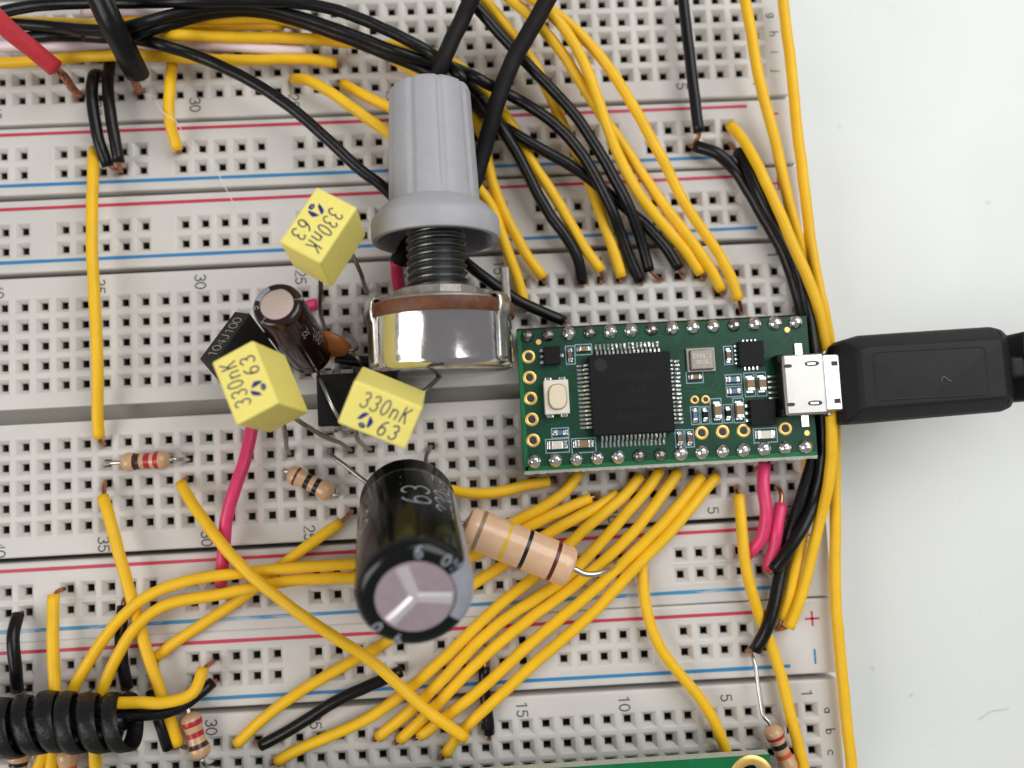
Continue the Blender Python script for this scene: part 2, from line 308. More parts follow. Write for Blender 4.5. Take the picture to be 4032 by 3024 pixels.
def rail(name, yt, yb, r0, r1, red, blue, root, bluemat='line_blue', plus_y=None, rx=0.0):
    prof, n = edge_prof(yt, yb, [(r0 + P / 2, 0), ((r0 + r1) / 2, 0), (r1 - P / 2, 0)])
    o = block(name, prof, {n: railtest, n + 1: railtest}, root); o.location.x = rx
    def ln(nm, y, m, x1):
        k = 60; v = []; fc = []
        for i in range(k + 1):
            x = XL + 4 + (x1 - XL - 4) * i / k; w = 0.215 + random.uniform(-0.015, 0.015); v += [(x, y + w, 0.012), (x, y - w, 0.012)]
        for i in range(k): fc.append((2 * i, 2 * i + 1, 2 * i + 3, 2 * i + 2))
        l = bpy.data.objects.new(nm, me(nm, v, fc, m, False)); COL.objects.link(l); l.parent = o
    ln('red_line', red, 'line_red', -2.3); ln('blue_line', blue, bluemat, -2.3)
    for ch, y, m in (('+', red - 1.15, 'line_red'), ('-', blue + 1.0, 'line_blue')):
        v, fc = strokes(ch, plane_map((0.9, y, 0.014), (0, -1, 0), (1, 0, 0)), 2.3, 0.26)
        t = bpy.data.objects.new('plus_mark' if ch == '+' else 'minus_mark', me('mark', v, fc, m, False)); COL.objects.link(t); t.parent = o
    return o
def breadboard(label, x0, y0, ang, up, dn, nlow=2.38):
    root = bpy.data.objects.new('breadboard', None); COL.objects.link(root); root.location = (x0, y0, -8.5); root.rotation_euler = (0, 0, ang); RL[root.name] = Vector(root.location)
    tag(root, label, 'breadboard', 'three white breadboards joined side by side')
    mid = [(P / 2 - i * P, 0) for i in range(6)] + [(-13.0, 0), (-13.06, -2.6), (-14.88, -2.6), (-14.94, 0)] + [(-16.51 - i * P, 0) for i in range(6)]
    prof, n = edge_prof(3.68, -31.42, mid)
    rows = {n + i: (lambda c: True) for i in range(5)}; rows.update({n + 10 + i: (lambda c: True) for i in range(5)})
    t = block('terminal_strip', prof, rows, root)
    def mark(nm, s, x, y, h=1.36, w=0.17):
        v, fc = strokes(s, plane_map((x, y, 0.012), (0, -1, 0), (1, 0, 0)), h, w, 0.72); k = bpy.data.objects.new(nm, me(nm, v, fc, 'print_black', False)); COL.objects.link(k); k.parent = t
    for c in [1] + list(range(5, 46, 5)):
        mark('column_number', str(c), -(c - 1) * P - 0.35, 2.08); mark('column_number', str(c), -(c - 1) * P - 0.35, -27.94 - nlow)
    for i, ch in enumerate('abcdefghij'): mark('row_letter', ch, 2.25, -(i + (2 if i > 4 else 0)) * P - 0.15, 1.15, 0.14)
    rail('power_rail', root=root, **up); rail('power_rail', root=root, **dn); return root
breadboard('uppermost white breadboard, crossed by the yellow and black wires at the top', 0.05, 54.72, -0.005,
    dict(yt=13.75, yb=4.3, r0=9.83, r1=7.29, red=12.6, blue=5.7), dict(yt=-31.9, yb=-40.72, r0=-35.3, r1=-37.84, red=-32.75, blue=-39.45, rx=0.2), 1.75)
breadboard('middle white breadboard carrying the green microcontroller board and the knob', 0, 0, -0.0008,
    dict(yt=13.72, yb=4.3, r0=9.83, r1=7.29, red=12.6, blue=5.7, rx=0.2), dict(yt=-32.0, yb=-41.82, r0=-35.62, r1=-38.2, red=-32.95, blue=-40.3, bluemat='line_blue_worn', rx=0.2))
breadboard('lowest white breadboard, with row letters a b c at its right end', -0.09, -55.6, -0.0055,
    dict(yt=13.62, yb=4.35, r0=10.28, r1=7.74, red=12.3, blue=5.5, rx=0.1), dict(yt=-32.0, yb=-41.8, r0=-35.62, r1=-38.2, red=-32.95, blue=-40.3))
# ================================================================== microcontroller board
ZP = 5.0
mc = thing('microcontroller_board', (-16.5, -15.3, 0), 'green microcontroller circuit board plugged across the middle breadboard', 'circuit board')
pl = obj('circuit_board', rbox_me('circuit_board', (35.75, 17.15, 1.55), 'pcb', 0.06, 1, Matrix.Translation((-16.42, -15.42, ZP - 0.78))), mc)
ev = []; ef = []; NE = 90
for i in range(NE + 1):
    x = -34.28 + 35.7 * i / NE; ev += [(x, -23.985, 4.985), (x, -24.32 - random.uniform(0, .10), 4.72), (x, -24.2, 3.5)]
for i in range(NE): ef += [(3 * i, 3 * i + 1, 3 * i + 4, 3 * i + 3), (3 * i + 1, 3 * i + 2, 3 * i + 5, 3 * i + 4)]
obj('board_edge', me('board_edge', ev, ef, 'pcb_edge', False), mc)
for c, s in (((-16.42, -23.72), (35.4, 0.5)), ((-34.02, -15.42), (0.5, 16.9))):
    obj('ground_border', me('ground_border', [(c[0] - s[0] / 2, c[1] - s[1] / 2, 5.006), (c[0] + s[0] / 2, c[1] - s[1] / 2, 5.006), (c[0] + s[0] / 2, c[1] + s[1] / 2, 5.006), (c[0] - s[0] / 2, c[1] + s[1] / 2, 5.006)], [(0, 1, 2, 3)], 'pcb_bright', False), pl)
for yy in (-7.62, -22.86): box_at('header_strip', (-16.51, yy, 2.2), (35.4, 2.4, 2.3), 'ic_black', mc, 0.1)
sp = [(0.90, 0.0), (0.87, 0.14), (0.78, 0.32), (0.64, 0.48), (0.46, 0.60), (0.32, 0.67), (0.0, 0.70)]
smesh = [lathe_me('solder_joint', [(r * k, h) for r, h in sp], (0, 0, 0), (0, 0, 1), 'solder', 16) for k in (1.0, 0.96, 1.03)]
smesh_d = lathe_me('solder_joint', [(r * .9, h * .9) for r, h in sp], (0, 0, 0), (0, 0, 1), 'solder_dark', 16)
pmesh = rbox_me('header_pin', (0.46, 0.46, 6.3), 'tin', 0.05, 1)
for k in range(14):
    for yy in (-7.62, -22.86):
        j = obj('solder_joint', smesh_d if (yy > -10 and k in (13, 12, 10, 7, 3)) or (yy < -10 and k in (8, 7)) else random.choice(smesh), mc, (-k * P, yy, ZP)); j.rotation_euler = (random.uniform(-.06, .06), random.uniform(-.06, .06), random.uniform(0, 6))
        obj('header_pin', pmesh, mc, (-k * P + 0.08, yy + 0.02, 2.72))
def annulus(ri, ro, n=28): 
    v = []; f = []
    for r, z in ((ro, 0.0), (ro - .03, .035), (ri + .03, .035), (ri, 0.0), (ri, -0.3)):
        v += [(r * math.cos(2 * PI * k / n), r * math.sin(2 * PI * k / n), z) for k in range(n)]
    for i in range(4):
        for k in range(n): f.append((i * n + k, i * n + (k + 1) % n, (i + 1) * n + (k + 1) % n, (i + 1) * n + k))
    return v, f
def disc(r, n=20): return [(r * math.cos(2 * PI * k / n), r * math.sin(2 * PI * k / n), 0) for k in range(n)], [tuple(range(n))]
ring = me('gold_pad', *annulus(0.46, 0.83), 'gold', True); ringS = me('gold_pad', *annulus(0.28, 0.53), 'gold', True); dk = me('hole', *disc(0.47), 'slot_shade', False); dkS = me('hole', *disc(0.29), 'slot_shade', False)  # dark discs paint the shade of the pad holes; the board stays solid
for x, y in [(-33.02, -7.62 - P * i) for i in (1, 2, 3, 4, 5)] + [(-12.54, -20.52), (-9.98, -20.52), (-7.42, -20.52), (-2.29, -20.55)]:
    r = obj('gold_pad', ring, mc, (x, y, ZP + 0.004)); h = bpy.data.objects.new('hole', dk); COL.objects.link(h); h.parent = r; h.location = (0, 0, 0.006)
for x, y in ((-13.10, -16.47), (-11.77, -16.50)):
    r = obj('gold_pad', ringS, mc, (x, y, ZP + 0.004)); h = bpy.data.objects.new('hole', dkS); COL.objects.link(h); h.parent = r; h.location = (0, 0, 0.006)
gd = me('gold_dot', *disc(0.33), 'gold', False)
for x, y in ((-31.69, -8.42), (-1.09, -8.47), (0.32, -21.22)): obj('gold_dot', gd, mc, (x, y, ZP + 0.012))
# main chip
CX, CY = -20.97, -15.38
ch = box_at('main_chip', (CX, CY, 5.1 + 0.72), (9.85, 9.75, 1.4), 'ic_black', mc, 0.18, 2)
def leg_mesh():
    pr = [(-0.1, 0.75), (0.42, 0.75), (0.62, 0.62), (0.72, 0.16), (0.85, 0.06), (1.42, 0.06)]; w = 0.115; t = 0.16; v = []; f = []
    for x, z in pr: v += [(x, -w, z), (x, w, z), (x, w, z - t if x < .6 else max(z - t, 0.0)), (x, -w, z - t if x < .6 else max(z - t, 0.0))]
    for i in range(len(pr) - 1):
        for k in range(4): f.append((4 * i + k, 4 * i + (k + 1) % 4, 4 * i + 4 + (k + 1) % 4, 4 * i + 4 + k))
    f.append(tuple(range(4 * len(pr) - 4, 4 * len(pr)))); return me('chip_pin', v, f, 'solder', False)
lg = leg_mesh(); pad = rbox_me('pad_blob', (0.62, 0.27, 0.14), 'solder', 0.06, 2)
for s in range(4):
    a = s * PI / 2
    for k in range(16):
        t_ = (k - 7.5) * 0.5; r0 = 4.86
        p = Vector((CX, CY, ZP + 0.02)) + Matrix.Rotation(a, 3, 'Z') @ Vector((r0, t_, 0))
        o = bpy.data.objects.new('chip_pin', lg); COL.objects.link(o); o.parent = ch; o.location = p; o.rotation_euler = (0, 0, a)
def onchip(name, d, z=None): o = bpy.data.objects.new(name, d); COL.objects.link(o); o.parent = ch; return o
zt = 6.525
onchip('pin_one_dot', me('dot', [(-24.7 + .42 * math.cos(k * PI / 10), -19.1 + .42 * math.sin(k * PI / 10), zt) for k in range(20)], [tuple(range(20))], 'smd_black', False))
onchip('mould_mark', me('dot', [(-24.5 + .78 * math.cos(k * PI / 10), -11.75 + .78 * math.sin(k * PI / 10), zt) for k in range(20)], [tuple(range(20))], 'ic_mark', False))
for s, x, y in (('MK20DX256', -20.6, -13.3), ('VLH7', -20.4, -14.9), ('1N36B', -20.4, -16.5), ('XMAA1422V', -20.5, -18.0)):
    GL.setdefault('A', [[(.03, .02), (.3, .98), (.57, .02)], [(.14, .38), (.46, .38)]])
    onchip('marking', me('marking', *strokes(s, plane_map((x, y, zt), (1, 0, 0), (0, 1, 0)), 0.62, 0.055, 0.86), 'ic_mark', False))
# small parts
def silk(x, y, w, h, t=0.11):
    v = []; 
    for sx, sy in ((-1, -1), (1, -1), (1, 1), (-1, 1)): v += [(x + sx * w / 2, y + sy * h / 2, ZP + .01), (x + sx * (w / 2 - t), y + sy * (h / 2 - t), ZP + .01)]
    obj('silkscreen_box', me('silkscreen_box', v, [(0, 2, 3, 1), (2, 4, 5, 3), (4, 6, 7, 5), (6, 0, 1, 7)], 'silk', False), mc)
def smd(nm, x, y, w, h, z, m):
    o = box_at(nm, (x, y, ZP + z / 2 + .02), (w, h, z), m, mc, 0.04, 1)
    for s in (-1, 1):
        if w > h: c, sz = (x + s * (w / 2 - w * .09), y, ZP + z / 2 + .02), (w * .24, h + .05, z + .05)
        else: c, sz = (x, y + s * (h / 2 - h * .09), ZP + z / 2 + .02), (w + .05, h * .24, z + .05)
        t = obj('terminal', rbox_me('terminal', sz, 'solder', 0.07, 2, Matrix.Translation(c))); t.parent = o
        c2 = (x + s * (w / 2 + .1), y, ZP + .08) if w > h else (x, y + s * (h / 2 + .1), ZP + .08); s2 = (0.34, h, .14) if w > h else (w, .34, .14)
        t = obj('solder_fillet', rbox_me('solder_fillet', s2, 'solder', 0.06, 2, Matrix.Translation(c2))); t.parent = o
for b in ((-27.90, -10.22, 1.21, 2.31), (-26.27, -9.63, 2.12, 1.37), (-29.70, -19.59, 2.17, 1.27), (-30.12, -21.12, 2.93, 1.74), (-26.95, -21.25, 3.0, 1.83), (-8.59, -11.24, 1.14, 2.32), (-12.91, -13.74, 2.15, 1.46), (-8.18, -14.23, 2.07, 1.30), (-8.20, -15.72, 2.02, 1.32), (-6.25, -14.97, 1.35, 3.0), (-4.80, -14.99, 1.26, 3.0), (-13.18, -18.37, 1.12, 2.25), (-11.98, -18.42, 1.13, 2.21), (-10.58, -17.98, 1.45, 3.16), (-9.18, -18.36, 1.13, 2.32), (-7.82, -18.03, 1.4, 3.08), (-4.80, -21.23, 2.97, 1.81), (-15.28, -21.06, 1.1, 2.25), (-14.06, -21.10, 1.15, 2.22)): silk(*b)
for a in (('chip_capacitor', -27.98, -10.25, .5, 1.2, .5, 'smd_brown'), ('chip_capacitor', -26.28, -9.57, 1.15, .55, .5, 'smd_tan'), ('chip_resistor', -29.70, -19.58, 1.3, .62, .4, 'smd_blue'), ('light_emitting_diode', -30.15, -21.03, 1.9, .95, .5, 'smd_white'), ('light_emitting_diode', -4.85, -21.14, 1.95, .95, .45, 'smd_white'), ('chip_capacitor', -26.97, -21.05, 1.95, .9, .65, 'smd_tan'), ('chip_capacitor', -8.66, -11.29, .5, 1.25, .5, 'smd_brown'), ('chip_capacitor', -12.88, -13.72, 1.15, .55, .5, 'smd_tan'), ('chip_resistor', -8.3, -14.25, 1.2, .62, .4, 'smd_blue'), ('chip_resistor', -8.28, -15.67, 1.2, .62, .4, 'smd_blue'), ('chip_capacitor', -6.32, -14.95, .88, 1.55, .85, 'smd_tan'), ('chip_capacitor', -4.87, -14.97, .84, 1.55, .85, 'smd_tan'), ('chip_resistor', -13.24, -18.37, .52, 1.25, .4, 'smd_blue'), ('chip_inductor', -12.03, -18.35, .52, 1.15, .45, 'smd_black'), ('chip_capacitor', -10.54, -17.98, .85, 1.75, .8, 'smd_tan'), ('chip_inductor', -9.22, -18.36, .52, 1.15, .45, 'smd_black'), ('chip_capacitor', -7.86, -18.05, .85, 1.75, .8, 'smd_tan'), ('chip_capacitor', -15.30, -21.07, .55, 1.2, .5, 'smd_brown'), ('chip_capacitor', -14.10, -21.12, .55, 1.2, .5, 'smd_brown')): smd(*a)
def flatchip(nm, x, y, w, h, z, pins):
    o = box_at(nm, (x, y, ZP + z / 2 + .03), (w, h, z), 'ic_black', mc, 0.06, 1)
    for px, py, pw, ph in pins: t = obj('chip_pin', rbox_me('chip_pin', (pw, ph, .2), 'solder', 0.05, 2, Matrix.Translation((px, py, ZP + .1)))); t.parent = o
flatchip('transistor', -30.21, -10.23, 2.0, 2.15, .95, [(-31.4, -9.5, .45, .38), (-31.4, -10.23, .4, .3), (-31.4, -10.95, .45, .38), (-29.0, -10.23, .4, .42)])
flatchip('small_chip', -5.98, -11.26, 3.05, 3.05, .9, [(-7.68, -11.26 + (k - 2) * .52, .42, .28) for k in range(5)] + [(-4.35, -11.26 + (k - 1.5) * .5, .3, .24) for k in range(4)] + [(-5.95 + (k - 1.5) * .5, -9.6, .24, .3) for k in range(4)] + [(-5.95 + (k - 1.5) * .5, -12.98, .26, .5) for k in range(4)])
flatchip('memory_chip', -5.12, -18.44, 3.05, 3.1, .9, [(-6.85, -18.44 + k * .88, .5, .36) for k in (-1, 0, 1)])
xt = box_at('crystal_base', (-12.07, -11.65, ZP + .2), (3.5, 2.95, .36), 'xtal_metal', mc, 0.04, 1)
xl = box_at('crystal_lid', (-12.05, -11.68, ZP + .58), (2.85, 2.45, .5), 'xtal_metal', mc, 0.16, 2)
for s, y in (('6860', -11.95), ('T 0313', -11.25)):
    v, fc = strokes(s, plane_map((-12.0, y, ZP + .842), (-1, 0, 0), (0, -1, 0)), 0.46, 0.06, 0.85); t = obj('marking', me('marking', v, fc, 'smd_white', False)); t.parent = xl
# push button
bt = box_at('button_body', (-29.97, -15.3, ZP + .75), (2.95, 4.1, 1.45), 'button_body', mc, 0.12, 2)
for sx in (-1, 1):
    for sy in (-1, 1): t = obj('button_terminal', rbox_me('bt', (.8, .5, .5), 'solder', .08, 2, Matrix.Translation((-29.97 + sx * .85, -15.3 + sy * 2.2, ZP + .25)))); t.parent = bt
def stadium(rx, ry, e, n=40): return [(math.copysign(abs(math.cos(2 * PI * k / n)) ** (2 / e), math.cos(2 * PI * k / n)) * rx, math.copysign(abs(math.sin(2 * PI * k / n)) ** (2 / e), math.sin(2 * PI * k / n)) * ry) for k in range(n)]
def plug_me(nm, c, levels, m, e=2.6, n=40):
    v = []; f = []
    for k_, z in levels: v += [(c[0] + x, c[1] + y, z) for x, y in stadium(*k_, e, n)]
    for i in range(len(levels) - 1):
        for k in range(n): f.append((i * n + k, i * n + (k + 1) % n, (i + 1) * n + (k + 1) % n, (i + 1) * n + k))
    f.append(tuple(range((len(levels) - 1) * n, len(levels) * n))); return me(nm, v, f, m, True, (len(f) - 1,))
for nm, lv, m in (('button_gap', [((1.16, 1.57), 6.0), ((1.16, 1.57), 6.487)], 'button_ring'), ('button_cap', [((1.04, 1.45), 6.0), ((1.04, 1.45), 6.95), ((.98, 1.39), 7.02), ((.9, 1.3), 7.04)], 'button_ivory')):
    t = obj(nm, plug_me(nm, (-29.9, -15.3), lv, m)); t.parent = bt
# vias and traces
vm = me('via', *disc(0.13, 10), 'via', False)
for x, y in ((-28.9, -8.7), (-26.4, -8.4), (-26.9, -10.9), (-30.4, -12.2), (-27.9, -11.9), (-31.2, -12.3), (-21.2, -8.5), (-28.2, -17.6), (-29.1, -18.6), (-31.6, -19.3), (-28.0, -19.3), (-31.9, -18.6), (-11.2, -13.2), (-10.2, -13.5), (-10.5, -14.6), (-9.3, -12.6), (-8.6, -12.7), (-9.4, -11.4), (-7.9, -9.7), (-3.8, -9.5), (-3.9, -10.9), (-3.6, -11.9), (-6.2, -8.7), (-2.1, -10.3), (-11.0, -16.9), (-9.2, -16.9), (-6.0, -17.0), (-4.2, -13.4), (-3.9, -14.2), (-3.7, -16.1), (-14.6, -19.7), (-11.9, -19.7), (-9.0, -19.6), (-11.3, -22.0), (-23.5, -22.2), (-28.3, -22.3), (-16.4, -22.1), (-15.6, -14.8), (-14.3, -8.9)): 
    o = obj('via', vm, mc, (x, y, ZP + .009))
def trace(pts, w=0.11):
    v = []; f = []
    for i, p in enumerate(pts):
        a = Vector(pts[max(i - 1, 0)]); b = Vector(pts[min(i + 1, len(pts) - 1)]); d = (b - a).normalized(); n = Vector((-d.y, d.x)) * w / 2
        v += [(p[0] + n.x, p[1] + n.y, ZP + .006), (p[0] - n.x, p[1] - n.y, ZP + .006)]
    for i in range(len(pts) - 1): f.append((2 * i, 2 * i + 1, 2 * i + 3, 2 * i + 2))
    obj('trace', me('trace', v, f, 'pcb_trace', False), mc)
for t_ in ([(-30.4, -12.3), (-29.7, -13.0), (-28.4, -13.0), (-27.8, -13.6)], [(-29.2, -11.6), (-28.5, -12.5), (-27.6, -12.5)], [(-32.1, -17.9), (-31.4, -18.5), (-29.9, -18.5), (-29.3, -17.9)], [(-14.2, -14.8), (-12.6, -14.9), (-12.1, -15.3), (-11.2, -15.3), (-10.0, -14.2)], [(-14.0, -16.2), (-13.3, -15.6), (-10.6, -15.7), (-10.0, -16.2)], [(-14.2, -15.3), (-12.8, -15.4), (-10.4, -15.5), (-9.6, -14.6)], [(-8.9, -20.2), (-8.3, -21.2), (-7.2, -21.8), (-6.0, -22.4), (-5.4, -22.9)], [(-0.3, -8.6), (-1.8, -10.2)], [(-0.2, -8.8), (-0.2, -10.6)], [(-14.5, -11.2), (-14.5, -10.1), (-10.2, -9.9), (-9.9, -10.4)], [(-29.0, -20.1), (-27.8, -19.4)], [(-32.3, -12.6), (-31.4, -11.9)], [(-20, -8.9), (-19.2, -8.3), (-16.5, -8.4)]): trace(t_)
for x, y in ((0.03, -11.0), (0.13, -19.75)): box_at('shield_tab', (x, y, ZP + .12), (1.0, 1.5, .22), 'solder', mc, 0.08, 2)
# usb socket
uo = box_at('usb_socket', (-0.40, -15.44, 6.28), (5.1, 7.3, 2.5), 'usb_metal', mc, 0.32, 3)
def sub(nm, d): t = obj(nm, d); t.parent = uo
for y in (-13.0, -17.72): sub('latch_slot', plug_me('latch_slot', (0.62, y), [((.86, .30), 7.50), ((.86, .30), 7.545)], 'slot_shade')); sub('latch_spring', rbox_me('latch_spring', (1.0, .28, .05), 'tin', .02, 1, Matrix.Translation((0.55, y, 7.56))))  # dark patches on the solid shell paint the slots' inner shade
for y, s in ((-12.3, 1), (-18.6, -1)): sub('socket_stop', rbox_me('socket_stop', (.8, 1.0, 2.1), 'smd_black', .15, 2, Matrix.Translation((-2.95, y + s * .1, 6.1)))); sub('socket_notch', plug_me('socket_notch', (-2.3, y - s * .85), [((.5, .22), 7.50), ((.5, .22), 7.54)], 'slot_shade'))
sub('socket_rear', rbox_me('socket_rear', (.2, 5.6, 2.2), 'smd_black', .05, 1, Matrix.Translation((-2.98, -15.44, 6.1))))
for k in range(5): sub('socket_pin', rbox_me('socket_pin', (1.3, .26, .2), 'tin', .05, 1, Matrix.Translation((-3.45, -14.12 - .66 * k, 5.12))))
for y in (-11.75, -19.15): sub('flare', rbox_me('flare', (.35, .45, 2.3), 'usb_metal', .12, 2, Matrix.Translation((2.25, y, 6.3)) @ Matrix.Rotation(-.5 if y > -15 else .5, 4, 'Z')))
# ================================================================== usb plug
pg = thing('usb_plug', (14, -15, -8.5), 'black micro USB plug with moulded strain relief pushed into the circuit board', 'usb plug')
box_at('plug_tip', (3.6, -15.4, 6.25), (3.4, 6.8, 1.95), 'tin', pg, 0.25, 2)
for y in (-13.1, -17.6): box_at('tip_slot', (3.45, y, 7.225), (.75, .55, .04), 'slot_shade', pg, 0)
ol = [(3.9, -10.9), (4.6, -10.35), (6.7, -9.85), (12, -9.75), (22.9, -9.6), (23.9, -9.9), (24.6, -10.7), (24.85, -18.7), (24.2, -19.6), (23.3, -19.95), (12, -20.3), (6.0, -20.5), (4.4, -20.5), (3.8, -20.1)]
def offs(ol, d, x0, x1):
    c = Vector((14.2, -15.1)); out = []
    for x, y in ol: out.append((min(max(x, x0), x1) if d else x, c.y + (y - c.y) * (1 - d / 5.2)))
    return out
lv = [(2.6, 1.6, 5.0, 23.6), (3.2, .5, 4.3, 24.5), (4.4, 0, 0, 0), (6.9, 0, 0, 0), (7.6, .25, 4.1, 24.6), (9.2, 1.45, 5.3, 22.9), (9.5, 1.75, 5.7, 22.6)]
v = []; f = []; n = len(ol)
for z, d, x0, x1 in lv: v += [(x, y, z) for x, y in offs(ol, d, x0, x1)]
for i in range(len(lv) - 1):
    for k in range(n): f.append((i * n + k, (i + 1) * n + k, (i + 1) * n + (k + 1) % n, i * n + (k + 1) % n))
f.append(tuple(range(n))); f.append(tuple(range((len(lv) - 1) * n + n - 1, (len(lv) - 1) * n - 1, -1)))
d = me('plug_body', v, f, 'plug_rubber', False); bm = bmesh.new(); bm.from_mesh(d); bmesh.ops.recalc_face_normals(bm, faces=bm.faces)
bmesh.ops.bevel(bm, geom=[e for e in bm.edges if e.calc_face_angle(0) > .25], offset=.22, segments=3, affect='EDGES', profile=.6); bm.to_mesh(d); bm.free()
d.polygons.foreach_set('use_smooth', [True] * len(d.polygons)); pb = obj('plug_body', d, pg)
def psub(nm, dd): t = obj(nm, dd); t.parent = pb
def frame_me(nm, x0, x1, y0, y1, z, w, m, r=.7):
    o_ = []; i_ = []
    for cx, cy, a0 in ((x1 - r, y1 - r, 0), (x0 + r, y1 - r, 90), (x0 + r, y0 + r, 180), (x1 - r, y0 + r, 270)):
        for k in range(6): a = math.radians(a0 + 18 * k); o_.append((cx + r * math.cos(a), cy + r * math.sin(a))); i_.append((cx + (r - w) * math.cos(a), cy + (r - w) * math.sin(a)))
    N = len(o_); v = [(x, y, z) for x, y in o_] + [(x, y, z) for x, y in i_] + [(x, y, z + .09) for x, y in [((a[0] + b[0]) / 2, (a[1] + b[1]) / 2) for a, b in zip(o_, i_)]]
    f = [(k, (k + 1) % N, 2 * N + (k + 1) % N, 2 * N + k) for k in range(N)] + [(2 * N + k, 2 * N + (k + 1) % N, N + (k + 1) % N, N + k) for k in range(N)]
    return me(nm, v, f, m, True)
psub('panel_rim', frame_me('panel_rim', 7.0, 20.6, -18.0, -12.05, 9.49, .3, 'plug_rubber'))
rl = box_at('strain_relief', (29.2, -14.75, 6.0), (10, 2.6, 4.4), 'plug_rubber', pg, .5, 3)
for x in (26.75, 29.6, 32.4): obj('relief_rib', rbox_me('relief_rib', (1.9, 8.3, 5.0), 'plug_rubber', .35, 3, Matrix.Translation((x, -14.7, 6.0))), pg)
obj('cable', tube_me('cable', [(29, -14.7, 6), (36, -14.5, 5), (48, -14, 0), (62, -12, -5.2), (90, -4, -6.6), (130, 10, -6.6)], 1.75, 'plug_rubber', 14, 2), pg)
